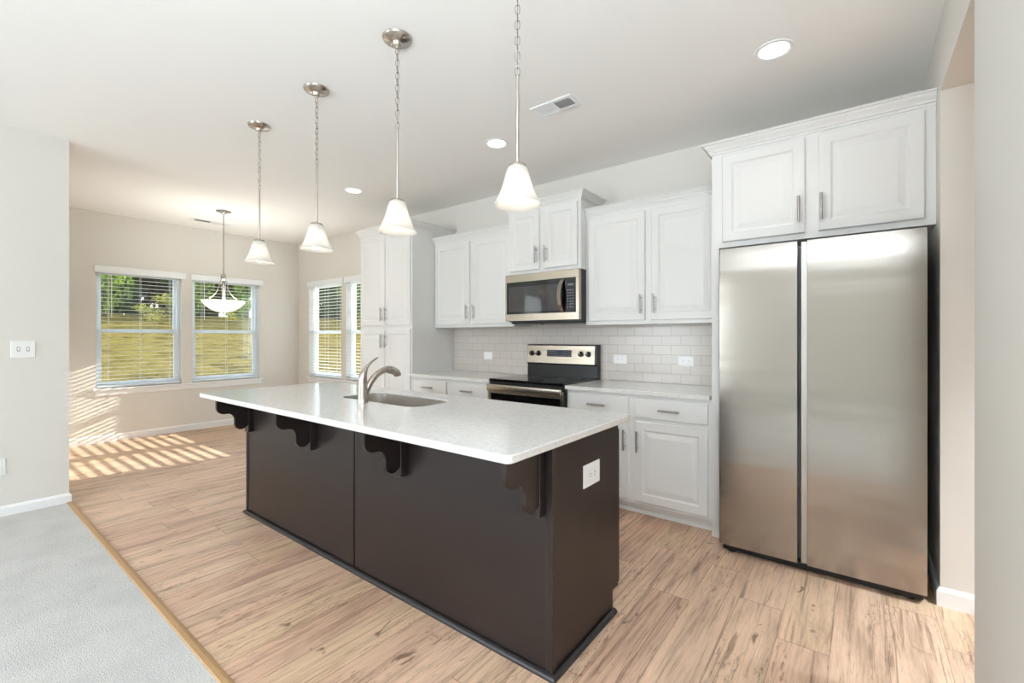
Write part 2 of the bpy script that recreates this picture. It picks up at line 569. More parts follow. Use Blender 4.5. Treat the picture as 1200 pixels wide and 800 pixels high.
        t.faces.new(L[-1]); t.faces.new(L[0])
        bmesh.ops.recalc_face_normals(t, faces=t.faces)
        return self.add(t)

    def obj(self, name, material, parent=None, smooth=False, angle=40):
        me = bpy.data.meshes.new(name)
        self.b.normal_update()
        self.b.to_mesh(me); self.b.free()
        me.materials.append(material)
        o = bpy.data.objects.new(name, me)
        COL.objects.link(o)
        if parent is not None:
            o.parent = parent
            o.matrix_parent_inverse = world_of(parent).inverted()
        if smooth:
            for p in me.polygons: p.use_smooth = True
            try:
                me.set_sharp_from_angle(angle=radians(angle))
            except Exception:
                pass
        return o


def world_of(o):
    m = o.matrix_basis.copy()
    if o.parent: m = world_of(o.parent) @ o.matrix_parent_inverse @ m
    return m


def tag(o, label, cat, group=None, kind=None):
    o['label'] = label; o['category'] = cat
    if group: o['group'] = group
    if kind: o['kind'] = kind
    return o


def thing(name, loc, label, cat, group=None):
    o = bpy.data.objects.new(name, None)
    o.empty_display_size = 0.1
    COL.objects.link(o)
    o.location = loc
    return tag(o, label, cat, group)


def struct(name, mb, m, label, cat):
    return tag(mb.obj(name, m), label, cat, kind='structure')


def copy_tree(o, parent=None, offset=None):
    c = o.copy()
    COL.objects.link(c)
    if parent is not None:
        inv = o.matrix_parent_inverse.copy()
        c.parent = parent
        c.matrix_parent_inverse = inv
    if offset is not None: c.location = Vector(o.location) + Vector(offset)
    for ch in [x for x in COL.objects if x.parent == o]:
        copy_tree(ch, c)
    return c


# ------------------------------------------------------------------ room shell
XW, YB, XR, XG, CE = -7.40, 3.78, 0.318, -4.91, 2.84    # window wall, back wall, right wall, grey wall, ceiling height
YS, XE = -4.2, 3.4                                       # living room south and east walls

mb = MB(); mb.box(XW - 0.15, XE, 0.685, YB + 0.15, -0.06, 0.0)
struct('floor', mb, M['planks'], 'light oak plank floor with knots running through kitchen and nook', 'floor')
mb = MB()
mb.box(XG - 0.12, XE, YS, 0.672, -0.06, 0.006)
tag(mb.obj('carpet', M['carpet']), 'pale grey carpet beside the oak floor', 'carpet', kind='structure')
mb = MB(); mb.prism([(0.664, 0.002), (0.708, 0.002), (0.704, 0.008), (0.690, 0.012), (0.672, 0.012)], 'X', XG + 0.01, XE)
tag(mb.obj('trim_1', M['tan']), 'tan wood strip where carpet meets oak planks', 'trim', kind='structure')
mb = MB(); mb.box(XW - 0.15, XE, YS - 0.15, YB + 0.15, CE, CE + 0.1)
struct('ceiling', mb, M['ceil'], 'flat off-white ceiling over the whole room', 'ceiling')

# openings (x0,x1) or (y0,y1) with z0..z1
WZ0, WZ1 = 0.665, 2.165
W_WEST = [(1.270, 2.150), (2.277, 3.168)]
W_NORTH = [(-7.050, -6.116), (-6.000, -5.066)]


def wall_with_holes(axis, fixed0, fixed1, a0, a1, holes, z1=CE):
    mb = MB()

    def bx(u0, u1, z0, zz):
        if u1 - u0 < 1e-4: return
        if axis == 'Y': mb.box(u0, u1, fixed0, fixed1, z0, zz)
        else: mb.box(fixed0, fixed1, u0, u1, z0, zz)
    cur = a0
    for u0, u1, z0, zz in holes:
        bx(cur, u0, 0, z1)
        if z0 > 0: bx(u0, u1, 0, z0)
        if zz < z1: bx(u0, u1, zz, z1)
        cur = u1
    bx(cur, a1, 0, z1)
    return mb


struct('wall_west', wall_with_holes('X', XW - 0.15, XW, 0.55, YB + 0.15, [(a, b, WZ0, WZ1) for a, b in W_WEST]), M['paint'], 'beige wall of the nook with two blind-covered windows', 'wall')
struct('wall_north', wall_with_holes('Y', YB, YB + 0.15, XW, XE, [(a, b, WZ0, WZ1) for a, b in W_NORTH]), M['paint'], 'beige wall behind the white cabinets', 'wall')
W_LEFT = (-0.86, -0.06)
mb = wall_with_holes('X', XG - 0.15, XG, YS, 0.55, [(W_LEFT[0], W_LEFT[1], 0.665, 2.165)])
mb.box(XW, XG, 0.55, 0.686, 0, CE)
struct('wall_left', mb, M['paint'], 'pale grey wall end carrying a double light switch', 'wall')
OP0, OP1, OPZ = 2.19, 3.0, 2.495
mb = wall_with_holes('X', XR, XR + 0.145, 1.12, YB, [(OP0, OP1, 0, OPZ)])
mb.box(XR, XE, 1.0, 1.12, 0, CE)
struct('wall_right', mb, M['paint'], 'pale wall with a tall cased opening beside the refrigerator', 'wall')
struct('wall_east', wall_with_holes('X', XE, XE + 0.12, YS, YB, []), M['paint'], 'plain wall at the far side of the hall', 'wall')
LIV = [(-4.75, -3.25, 0.6, 2.3), (1.3, 3.0, 0.6, 2.3)]
struct('wall_south', wall_with_holes('Y', YS - 0.12, YS, XG - 0.12, XE, LIV), M['paint'], 'living room wall with two wide windows', 'wall')

# baseboards
BB = [(0, 0), (0.014, 0), (0.014, 0.072), (0.008, 0.084), (0.003, 0.090), (0, 0.090)]
BBs = [(0, 0), (0.013, 0), (0.013, 0.062), (0.007, 0.074), (0.003, 0.079), (0, 0.079)]
struct('baseboard_west', MB().sweep([(XW, 0.69), (XW, YB)], BB), M['trim'], 'white baseboard under the nook windows', 'baseboard')
struct('baseboard_north', MB().sweep([(XW, YB), (-4.70, YB)], BB), M['trim'], 'white baseboard between nook corner and tall pantry', 'baseboard')
struct('baseboard_left', MB().sweep([(XG, YS), (XG, 0.686), (XG - 0.4, 0.686)], BBs) , M['trim'], 'white baseboard along the pale grey wall', 'baseboard')
struct('baseboard_right', MB().sweep([(XR, YB - 0.02), (XR, OP1), (XR + 0.145, OP1)], BB), M['trim'], 'white baseboard wrapping the opening beside the refrigerator', 'baseboard')
struct('baseboard_side', MB().sweep([(XR + 0.145, OP0), (XR, OP0), (XR, 1.0)], BB), M['trim'], 'white baseboard along the nearest right-hand wall', 'baseboard')

# tile backsplash: origin at a tile joint so that the courses start at the counter
mb = MB()
mb.box(-3.765 + 1.070, -0.757 + 1.070, 0, 0.009, 0.0, 0.53)
bs = mb.obj('backsplash', M['tile'])
bs.location = (-1.070, YB - 0.010, 0.915)
tag(bs, 'glossy beige subway tile backsplash above the wall counters', 'backsplash', kind='structure')

# ------------------------------------------------------------------ windows (frame, sashes, pane) and their blinds
def make_window(name, axis, a0, a1, z0, z1, wall_face, out_dir, label):
    """double-hung vinyl window; axis is the direction it runs along."""
    def pt(u0, u1, d0, d1):      # depth d measured outwards from wall_face
        lo, hi = sorted((wall_face + out_dir * d0, wall_face + out_dir * d1))
        return (u0, u1, lo, hi) if axis == 'X' else (lo, hi, u0, u1)
    base = ((a0 + a1) / 2, wall_face + out_dir * 0.1, z0) if axis == 'X' else (wall_face + out_dir * 0.1, (a0 + a1) / 2, z0)
    r = thing(name, base, label, 'window')
    r['kind'] = 'structure'
    f = 0.035
    mb = MB()
    for u0, u1, q0, q1 in ((a0, a0 + f, z0, z1), (a1 - f, a1, z0, z1), (a0 + f, a1 - f, z0, z0 + f), (a0 + f, a1 - f, z1 - f, z1)):
        mb.box(*pt(u0, u1, 0.075, 0.145), q0, q1, 0.003)
    mb.obj('window_frame', M['vinyl'], r)
    zm = z0 + 0.715
    for nm, q0, q1, d in (('lower_sash', z0 + f, zm + 0.022, 0.085), ('upper_sash', zm - 0.022, z1 - f, 0.112)):
        s = 0.030
        mb = MB()
        for u0, u1, p0, p1 in ((a0 + f, a0 + f + s, q0, q1), (a1 - f - s, a1 - f, q0, q1), (a0 + f + s, a1 - f - s, q0, q0 + 0.04), (a0 + f + s, a1 - f - s, q1 - 0.04, q1)):
            mb.box(*pt(u0, u1, d, d + 0.025), p0, p1, 0.002)
        so = mb.obj(nm, M['vinyl'], r)
        MB().box(*pt(a0 + f + s, a1 - f - s, d + 0.010, d + 0.014), q0 + 0.04, q1 - 0.04).obj('pane', M['glass'], so)
    return r


def make_blind(axis, a0, a1, z0, z1, wall_face, out_dir, label, tilt=0.0):
    """two-inch white slat blind lowered to the sill with slats level."""
    def bx(mb, u0, u1, d0, d1, q0, q1, bev=0.0):
        lo, hi = sorted((wall_face + out_dir * d0, wall_face + out_dir * d1))
        if axis == 'X': mb.box(u0, u1, lo, hi, q0, q1, bev)
        else: mb.box(lo, hi, u0, u1, q0, q1, bev)
        return mb
    base = ((a0 + a1) / 2, wall_face + out_dir * 0.03, z1) if axis == 'X' else (wall_face + out_dir * 0.03, (a0 + a1) / 2, z1)
    r = thing('window_blind', base, label, 'blind', 'white slatted blinds in the nook')
    bx(MB(), a0 - 0.018, a1 + 0.048, -0.022, -0.006, z1 - 0.065, z1 + 0.022, 0.003).obj('valance', M['vinyl'], r)
    mb = MB()
    zs = []
    z = z0 + 0.06
    while z < z1 - 0.06:
        zs.append(z); z += 0.0485
    for z in zs:
        bx(mb, a0 + 0.008, a1 - 0.008, 0.012, 0.062, z - 0.0014, z + 0.0014)
    mb.obj('slats', M['vinyl'], r)
    bx(MB(), a0 + 0.008, a1 - 0.008, 0.008, 0.066, z0 + 0.012, z0 + 0.032, 0.004).obj('bottom_rail', M['vinyl'], r)
    for f in (0.14, 0.5, 0.86):
        u = a0 + f * (a1 - a0)
        mb = MB()
        for d in (0.0105, 0.0635):
            bx(mb, u - 0.0012, u + 0.0012, d - 0.0008, d + 0.0008, z0 + 0.03, z1 - 0.05)
        mb.obj('ladder_cord', M['vinyl'], r)
    u = a0 + 0.145
    p = (u, wall_face - out_dir * 0.002) if axis == 'X' else (wall_face - out_dir * 0.002, u)
    MB().tube([(p[0], p[1], z1 - 0.06), (p[0], p[1], z1 - 0.62)], 0.004, 8).obj('tilt_wand', M['vinyl'], r, True)
    return r


make_window('window_1', 'Y', *W_WEST[0], WZ0, WZ1, XW, -1, 'white double-hung window nearest the grey wall')
make_window('window_2', 'Y', *W_WEST[1], WZ0, WZ1, XW, -1, 'white double-hung window behind the bowl pendant')
make_window('window_3', 'X', *W_NORTH[0], WZ0, WZ1, YB, 1, 'white double-hung window next to the nook corner')
make_window('window_4', 'X', *W_NORTH[1], WZ0, WZ1, YB, 1, 'white double-hung window half hidden by the pantry')
make_blind('Y', *W_WEST[0], WZ0, WZ1, XW, -1, 'open white blind on the window nearest the grey wall')
make_blind('Y', *W_WEST[1], WZ0, WZ1, XW, -1, 'open white blind behind the bowl pendant')
make_blind('X', *W_NORTH[0], WZ0, WZ1, YB, 1, 'open white blind next to the nook corner')
make_blind('X', *W_NORTH[1], WZ0, WZ1, YB, 1, 'open white blind half hidden by the pantry')
make_window('window_7', 'Y', *W_LEFT, WZ0, WZ1, XG, -1, 'white double-hung living room window in the pale grey wall')
make_blind('Y', *W_LEFT, WZ0, WZ1, XG, -1, 'open white blind in the pale grey living room wall')
# sills that run across each pair
mb = MB()
mb.box(XW - 0.07, XW + 0.03, W_WEST[0][0] - 0.03, W_WEST[1][1] + 0.045, 0.640, 0.664, 0.004)
mb.box(XW, XW + 0.014, W_WEST[0][0] - 0.015, W_WEST[1][1] + 0.03, 0.578, 0.640, 0.003)
struct('trim_2', mb, M['trim'], 'white sill and apron under the pair facing the meadow', 'window sill')
mb = MB()
mb.box(W_NORTH[0][0] - 0.03, W_NORTH[1][1] + 0.03, YB - 0.03, YB + 0.07, 0.640, 0.664, 0.004)
mb.box(W_NORTH[0][0] - 0.015, W_NORTH[1][1] + 0.015, YB - 0.014, YB, 0.578, 0.640, 0.003)
struct('trim_3', mb, M['trim'], 'white sill and apron under the pair beside the pantry', 'window sill')
for i, (a, b, z0, z1) in enumerate(LIV):
    make_window('window_%d' % (5 + i), 'X', a, b, z0, z1, YS, -1, ('wide living room window opposite the range', 'wide living room window opposite the refrigerator')[i])

# ------------------------------------------------------------------ cabinets
def bar_pull(parent, x, y, z, length, vertical=True, sgn=1):
    """bar handle standing off a door front at y (front is towards -y)."""
    mb = MB()
    so, r, h = 0.032, 0.0074, length / 2
    a = 0.048 if length > 0.12 else length * 0.36
    if vertical:
        mb.tube([(x, y - so, z - h), (x, y - so, z + h)], r, 12)
        for s in (-a, a): mb.tube([(x, y, z + s), (x, y - so, z + s)], 0.0045, 8)
    else:
        mb.tube([(x - h, y - so, z), (x + h, y - so, z)], r, 12)
        for s in (-a, a): mb.tube([(x + s, y, z), (x + s, y - so, z)], 0.0045, 8)
    o = mb.obj('handle', M['pull'], parent, True)
    o['label'] = 'brushed nickel bar pull'
    return o


def door(parent, x0, x1, z0, z1, yf, handle=None):
    d = MB().panel_door(x0, x1, z0, z1, yf).obj('door', M['white'], parent)
    if handle: bar_pull(d, handle[0], yf, handle[1], 0.15)
    return d


def drawer(parent, x0, x1, z0, z1, yf):
    d = MB().panel_door(x0, x1, z0, z1, yf, flat=True).obj('drawer', M['white'], parent)
    bar_pull(d, (x0 + x1) / 2 + 0.0, yf, (z0 + z1) / 2, 0.148, False)
    return d


def crown_prof(h, out):
    return [(0, 0), (0.009, 0), (0.009, 0.20 * h), (0.018, 0.23 * h), (0.018, 0.38 * h), (0.48 * out, 0.52 * h), (0.70 * out, 0.68 * h), (0.80 * out, 0.80 * h), (0.80 * out, 0.85 * h), (out, 0.87 * h), (out, h), (0, h)]


def crown(parent, path, z, h=0.058, out=0.05):
    return MB().sweep(path, [(o, z + zz) for o, zz in crown_prof(h, out)]).obj('crown_moulding', M['white'], parent)


CT0, CT1 = 0.884, 0.914
YF = 3.160     # base face frame
YD = YF - 0.020


def base_cabinet(x0, x1, label, hinge):
    r = thing('base_cabinet', ((x0 + x1) / 2, YF, 0), label, 'cabinet', 'white base cabinets along the tiled wall')
    MB().box(x0, x1, YF, YB - 0.012, 0.088, CT0 - 0.001).obj('carcass', M['white'], r)
    mb = MB()
    mb.box(x0, x1, YF + 0.075, YF + 0.095, 0.0, 0.088)
    mb.obj('toe_kick', M['kick'], r)
    MB().sweep([(x0, YF + 0.075), (x1, YF + 0.075)], [(0, 0), (0.017, 0), (0.015, 0.010), (0.008, 0.018), (0, 0.021)]).obj('shoe_moulding', M['white'], r)
    w = x1 - x0
    xm = (x0 + x1) / 2
    a = [(x0 + 0.026, xm - 0.024), (xm + 0.026, x1 - 0.026)]
    for u0, u1 in a: drawer(r, u0, u1, 0.718, 0.858, YD)
    door(r, *a[0], 0.112, 0.690, YD, (a[0][1] - 0.028, 0.548))
    door(r, *a[1], 0.112, 0.690, YD, (a[1][0] + 0.022, 0.548))
    return r


base_cabinet(-3.765, -2.664, 'white base cabinet between the tall pantry and the range', 0)
base_cabinet(-1.861, -0.757, 'white base cabinet between the range and the refrigerator', 0)


def counter(name, x0, x1, y0, y1, label, rnd=0.0):
    o = MB().box(x0, x1, y0, y1, CT0, CT1, 0.003, 2).obj(name, M['quartz'])
    return tag(o, label, 'countertop', 'quartz counters on the wall cabinets')


counter('countertop', -3.764, -2.662, YF - 0.040, YB - 0.011, 'white quartz countertop between the pantry and the range')
counter('countertop', -1.863, -0.768, YF - 0.040, YB - 0.011, 'white quartz countertop between the range and the refrigerator')

YU = 3.485


def wall_cabinet(x0, x1, z0, z1, yf, label, ends, reveal=(0.03, 0.054), zt=None):
    r = thing('wall_cabinet', ((x0 + x1) / 2, YB - 0.012, z0), label, 'cabinet', 'white cabinets hung on the tiled wall')
    MB().box(x0, x1, yf, YB - 0.001, z0, z1).obj('carcass', M['white'], r)
    xm = (x0 + x1) / 2
    yd = yf - 0.020
    zb, ztp = z0 + 0.030, z1 - 0.045
    e, c = reveal
    door(r, x0 + e, xm - c / 2, zb, ztp, yd, (xm - c / 2 - 0.030, zb + 0.128))
    door(r, xm + c / 2, x1 - e, zb, ztp, yd, (xm + c / 2 + 0.024, zb + 0.128))
    return r


ur = wall_cabinet(-1.866, -0.757, 1.406, 2.352, YU, 'white wall cabinet between the microwave and the refrigerator', 0)
crown(ur, [(-1.866, YU), (-0.757, YU)], 2.338, 0.062, 0.048)
ul = wall_cabinet(-3.765, -2.646, 1.406, 2.352, YU, 'white wall cabinet between the tall pantry and the microwave', 0, (0.03, 0.042))
crown(ul, [(-3.765, YU), (-2.646, YU)], 2.338, 0.062, 0.048)
YM = 3.392
um = wall_cabinet(-2.646, -1.8665, 1.886, 2.505, YM, 'short raised white wall cabinet above the microwave', 0, (0.026, 0.05))
crown(um, [(-2.646, YB - 0.002), (-2.646, YM), (-1.8665, YM), (-1.8665, YB - 0.002)], 2.482, 0.066, 0.052)

# tall pantry
PX0, PX1 = -4.700, -3.766
r = thing('pantry_cabinet', ((PX0 + PX1) / 2, YF, 0), 'tall white pantry cabinet between the nook window and the counter', 'cabinet')
MB().box(PX0, PX1, YF, YB - 0.001, 0.088, 2.505).obj('carcass', M['white'], r)
MB().box(PX0, PX1, YF + 0.075, YF + 0.1, 0.0, 0.088).obj('toe_kick', M['kick'], r)
xm = (PX0 + PX1) / 2 + 0.02
for z0, z1, hz in ((1.430, 2.462, 1.556), (0.112, 1.392, 1.255)):
    door(r, PX0 + 0.022, xm - 0.006, z0, z1, YD, (xm - 0.045, hz))
    door(r, xm + 0.006, PX1 - 0.018, z0, z1, YD, (xm + 0.03, hz))
crown(r, [(PX0, YB - 0.002), (PX0, YF), (PX1, YF), (PX1, YB - 0.002)], 2.482, 0.066, 0.052)

# cabinet over the refrigerator with its full-height side panel
FX0, FX1 = -0.756, XR - 0.001
YR = 3.132
r = thing('refrigerator_cabinet', ((FX0 + FX1) / 2, YR, 1.876), 'white cabinet with tall side panel built over the refrigerator', 'cabinet')
MB().box(FX0 + 0.044, FX1, YR, YB - 0.001, 1.876, 2.505).obj('carcass', M['white'], r)
MB().box(FX0, FX0 + 0.044, YR, YB - 0.001, 0.0, 2.505).obj('side_panel', M['white'], r)
d = door(r, -0.690, -0.243, 1.910, 2.462, YR - 0.020, (-0.272, 2.043))
d = door(r, -0.178, 0.273, 1.910, 2.462, YR - 0.020, (-0.163, 2.043))
crown(r, [(FX0, YB - 0.002), (FX0, YR), (FX1, YR)], 2.482, 0.066, 0.055)

# ------------------------------------------------------------------ island
IX0, IX1, IY0, IY1 = -3.600, -0.922, 1.455, 2.045
isl = thing('kitchen_island', ((IX0 + IX1) / 2, (IY0 + IY1) / 2, 0), 'dark espresso kitchen island base with scrolled corbels', 'island')
mb = MB()
mb.box(IX0, IX1, 2.02, IY1, 0.10, CT0 - 0.001)          # rear face
mb.box(IX0, IX0 + 0.018, IY0, IY1, 0.10, CT0 - 0.001)
mb.box(IX0 + 0.018, IX1 - 0.02, 1.475, 2.02, 0.095, 0.112)
mb.box(IX0, IX1 - 0.02, 1.96, 1.975, 0.0, 0.10)
mb.obj('body', M['espresso'], isl)
SEAM = -2.224
MB().box(IX0, SEAM - 0.002, IY0, IY0 + 0.018, 0.0, CT0 - 0.001).obj('front_panel', M['espresso'], isl)
MB().box(SEAM + 0.004, IX1 - 0.02, IY0, IY0 + 0.018, 0.0, CT0 - 0.001).obj('front_panel', M['espresso'], isl)
MB().prism([(IY0, 0), (1.985, 0), (1.985, 0.10), (IY1, 0.10), (IY1, CT0 - 0.001), (IY0, CT0 - 0.001)], 'X', IX1 - 0.02, IX1).obj('end_panel', M['espresso'], isl)
mb = MB()
mb.box(IX1 - 0.026, IX1 + 0.005, IY0 - 0.006, IY0 + 0.024, 0.0, CT0 - 0.001, 0.002)
mb.obj('corner_trim', M['espresso'], isl)
mb = MB()
mb.box(IX0 - 0.005, IX0 + 0.020, IY0 - 0.006, IY0 + 0.020, 0.0, CT0 - 0.001, 0.002)
mb.obj('corner_trim', M['espresso_dark'], isl)
mb = MB()
mb.box(SEAM - 0.045, SEAM - 0.004, IY0 - 0.003, IY0 + 0.001, 0.0, CT0 - 0.001, 0.001)
mb.obj('seam_batten', M['espresso'], isl)
MB().sweep([(IX0 - 0.004, IY1), (IX0 - 0.004, IY0 - 0.006), (IX1 + 0.005, IY0 - 0.006), (IX1 + 0.005, 1.988)][::1],
           [(0, 0), (0.018, 0), (0.0175, 0.008), (0.013, 0.015), (0.006, 0.019), (0, 0.020)]).obj('base_shoe', M['espresso_dark'], isl)
xs = [IX0 + 0.03 + k * (IX1 - IX0 - 0.06) / 5 for k in range(6)]
for k in range(5):
    u0, u1 = xs[k] + 0.012, xs[k + 1] - 0.012
    if k == 4: u1 = IX1 + 0.002 - 0.004
    dd = MB().panel_door(u0, u1, 0.112, CT0 - 0.03, IY1 + 0.022, 0.02, sgn=-1).obj('door', M['espresso'], isl)
    mb = MB()
    ux = u0 + 0.03 if k % 2 else u1 - 0.03
    mb.tube([(ux, IY1 + 0.054, 0.62), (ux, IY1 + 0.054, 0.77)], 0.006, 10)
    for s in (0.65, 0.74): mb.tube([(ux, IY1 + 0.022, s), (ux, IY1 + 0.054, s)], 0.0045, 8)
    mb.obj('handle', M['pull'], dd, True)


def corbel_poly():
    """side outline in (y, z) of the scrolled bracket, from the island face out to the tip."""
    top, y0 = CT0 - 0.002, 1.420
    tip = 1.217
    P = [(y0, top), (tip, top), (tip, 0.812)]
    for k in range(1, 9):                       # rounded nose
        a = pi + k / 8 * pi / 2
        P.append((tip + 0.050 + 0.050 * cos(a), 0.813 + 0.049 * sin(a)))
    P.append((1.284, 0.7640))
    for k in range(1, 9):                       # concave step
        a = pi / 2 - k / 8 * pi / 2
        P.append((1.288 + 0.045 * cos(a), 0.714 + 0.050 * sin(a)))
    for k in range(0, 9):                       # lower scroll
        a = pi + k / 8 * pi * 0.62
        P.append((1.377 + 0.044 * cos(a), 0.688 + 0.046 * sin(a)))
    P.append((y0, 0.664))
    return P


for xr in (-3.494, -2.633, -1.781, -0.959):
    o = MB().prism(corbel_poly(), 'X', xr - 0.024, xr, 0.002).obj('corbel', M['espresso'], isl)
    MB().box(xr - 0.060, xr + 0.002, 1.420, IY0 - 0.0005, 0.612, CT0 - 0.002, 0.002).obj('back_plate', M['espresso'], o)

# island countertop with a sink cut-out
SX0, SX1, SY0, SY1 = -2.670, -1.925, 1.625, 1.950


def rrect(x0, x1, y0, y1, r, seg=6):
    P = []
    for cx, cy, a0 in ((x1 - r, y1 - r, 0), (x0 + r, y1 - r, pi / 2), (x0 + r, y0 + r, pi), (x1 - r, y0 + r, 3 * pi / 2)):
        for k in range(seg + 1):
            a = a0 + k / seg * pi / 2
            P.append((cx + r * cos(a), cy + r * sin(a)))
    return P


def slab_with_hole(outer, inner, z0, z1, ch=0.004):
    t = bmesh.new()

    def loop(P, z): return [t.verts.new((x, y, z)) for x, y in P]
    ctr = (sum(p[0] for p in outer) / len(outer), sum(p[1] for p in outer) / len(outer))

    def shrink(P, d):
        n = len(P); out = []
        for i in range(n):
            a, b = Vector(P[i - 1]), Vector(P[(i + 1) % n])
            dd = (b - a).normalized()
            out.append((P[i][0] - dd.y * d, P[i][1] + dd.x * d))
        return out
    so = shrink(outer, ch)
    A = [loop(so, z1), loop(outer, z1 - ch), loop(outer, z0 + ch), loop(so, z0)]
    B = [loop(inner, z1), loop(inner, z0)]

    def strip(a, b):
        n = len(a)
        for i in range(n): t.faces.new((a[i], a[(i + 1) % n], b[(i + 1) % n], b[i]))
    for a, b in zip(A, A[1:]): strip(a, b)
    strip(B[0], B[1])
    for o, i in ((A[0], B[0]), (A[-1], B[1])):
        es = []
        for L in (o, i):
            for k in range(len(L)):
                e = t.edges.get((L[k], L[(k + 1) % len(L)]))
                es.append(e)
        bmesh.ops.triangle_fill(t, use_beauty=True, use_dissolve=False, edges=es)
    bmesh.ops.recalc_face_normals(t, faces=t.faces)
    return t


mb = MB()
mb.add(slab_with_hole(rrect(-3.630, -0.895, 1.152, 2.142, 0.028), rrect(SX0, SX1, SY0, SY1, 0.085), CT0, CT1))
tag(mb.obj('island_countertop', M['quartz']), 'large speckled white quartz countertop on the dark island', 'countertop')

# undermount sink
sk = thing('kitchen_sink', ((SX0 + SX1) / 2, (SY0 + SY1) / 2, 0.70), 'stainless undermount sink set into the island countertop', 'sink')
t = bmesh.new()
loops = []
for ins, z, rr in ((0.0012, CT1 - 0.006, 0.084), (0.004, CT1 - 0.006, 0.082), (0.004, 0.74, 0.082), (0.012, 0.715, 0.075), (0.034, 0.703, 0.056)):
    loops.append([t.verts.new((x, y, z)) for x, y in rrect(SX0 + ins, SX1 - ins, SY0 + ins, SY1 - ins, rr, 8)])
for a, b in zip(loops, loops[1:]):
    for i in range(len(a)): t.faces.new((a[i], a[(i + 1) % len(a)], b[(i + 1) % len(a)], b[i]))
t.faces.new(loops[-1])
bmesh.ops.recalc_face_normals(t, faces=t.faces)
bmesh.ops.reverse_faces(t, faces=t.faces)
mb = MB(); mb.add(t)
mb.obj('bowl', M['sink'], sk, True)
MB().lathe([(0, 0.008), (0.02, 0.007), (0.04, 0.006), (0.045, 0.002), (0.045, 0.0)], (SX0 + SX1) / 2, (SY0 + SY1) / 2 + 0.03, 0.704, 24).obj('drain', M['nickel'], sk, True)

# faucet
FXc, FYc = -2.312, 1.566
fa = thing('kitchen_faucet', (FXc, FYc, CT1), 'brushed nickel single-lever faucet beside the island sink', 'faucet')
MB().lathe([(0, 0), (0.033, 0), (0.033, 0.006), (0.030, 0.012), (0.0285, 0.03), (0.0275, 0.09), (0.027, 0.118), (0.0265, 0.121), (0, 0.121)], FXc, FYc, CT1, 32).obj('faucet_body', M['nickel'], fa, True)


def bez(p, n=20):
    P = [Vector(q) for q in p]
    return [((1 - t) ** 3) * P[0] + 3 * ((1 - t) ** 2) * t * P[1] + 3 * (1 - t) * t * t * P[2] + t ** 3 * P[3] for t in [k / n for k in range(n + 1)]]


sp = bez([(FXc, FYc + 0.015, CT1 + 0.045), (FXc, FYc + 0.055, CT1 + 0.150), (FXc, FYc + 0.14, CT1 + 0.205), (FXc, FYc + 0.215, CT1 + 0.182)], 22)
rad = [0.0205 - 0.001 * min(1, k / 14) for k in range(23)]
sp_o = MB().tube(sp, rad, 16).obj('spout', M['nickel'], fa, True)
e = bez([sp[-1] - Vector((0, 0.05, -0.006)), sp[-1], sp[-1] + Vector((0, 0.038, -0.012)), sp[-1] + Vector((0, 0.040, -0.040))], 10)
MB().tube(e, [0.0208, 0.023, 0.0245, 0.025, 0.025, 0.0248, 0.0245, 0.024, 0.0235, 0.023, 0.022], 16).obj('spray_head', M['nickel'], sp_o, True)
lv = [(0.0265, 0.0), (0.0262, 0.012), (0.0235, 0.034), (0.018, 0.058)]
pts = [Vector((FXc, FYc, CT1 + 0.1215)), Vector((FXc, FYc, CT1 + 0.14)), Vector((FXc, FYc + 0.004, CT1 + 0.162)), Vector((FXc, FYc + 0.014, CT1 + 0.185)),
       Vector((FXc, FYc + 0.028, CT1 + 0.208)), Vector((FXc, FYc + 0.045, CT1 + 0.226)), Vector((FXc, FYc + 0.068, CT1 + 0.243)), Vector((FXc, FYc + 0.094, CT1 + 0.258)), Vector((FXc, FYc + 0.108, CT1 + 0.264))]
MB().tube(pts, [0.0265, 0.0258, 0.0225, 0.0165, 0.0105, 0.0075, 0.0062, 0.0058, 0.003], 16).obj('lever', M['nickel'], fa, True)

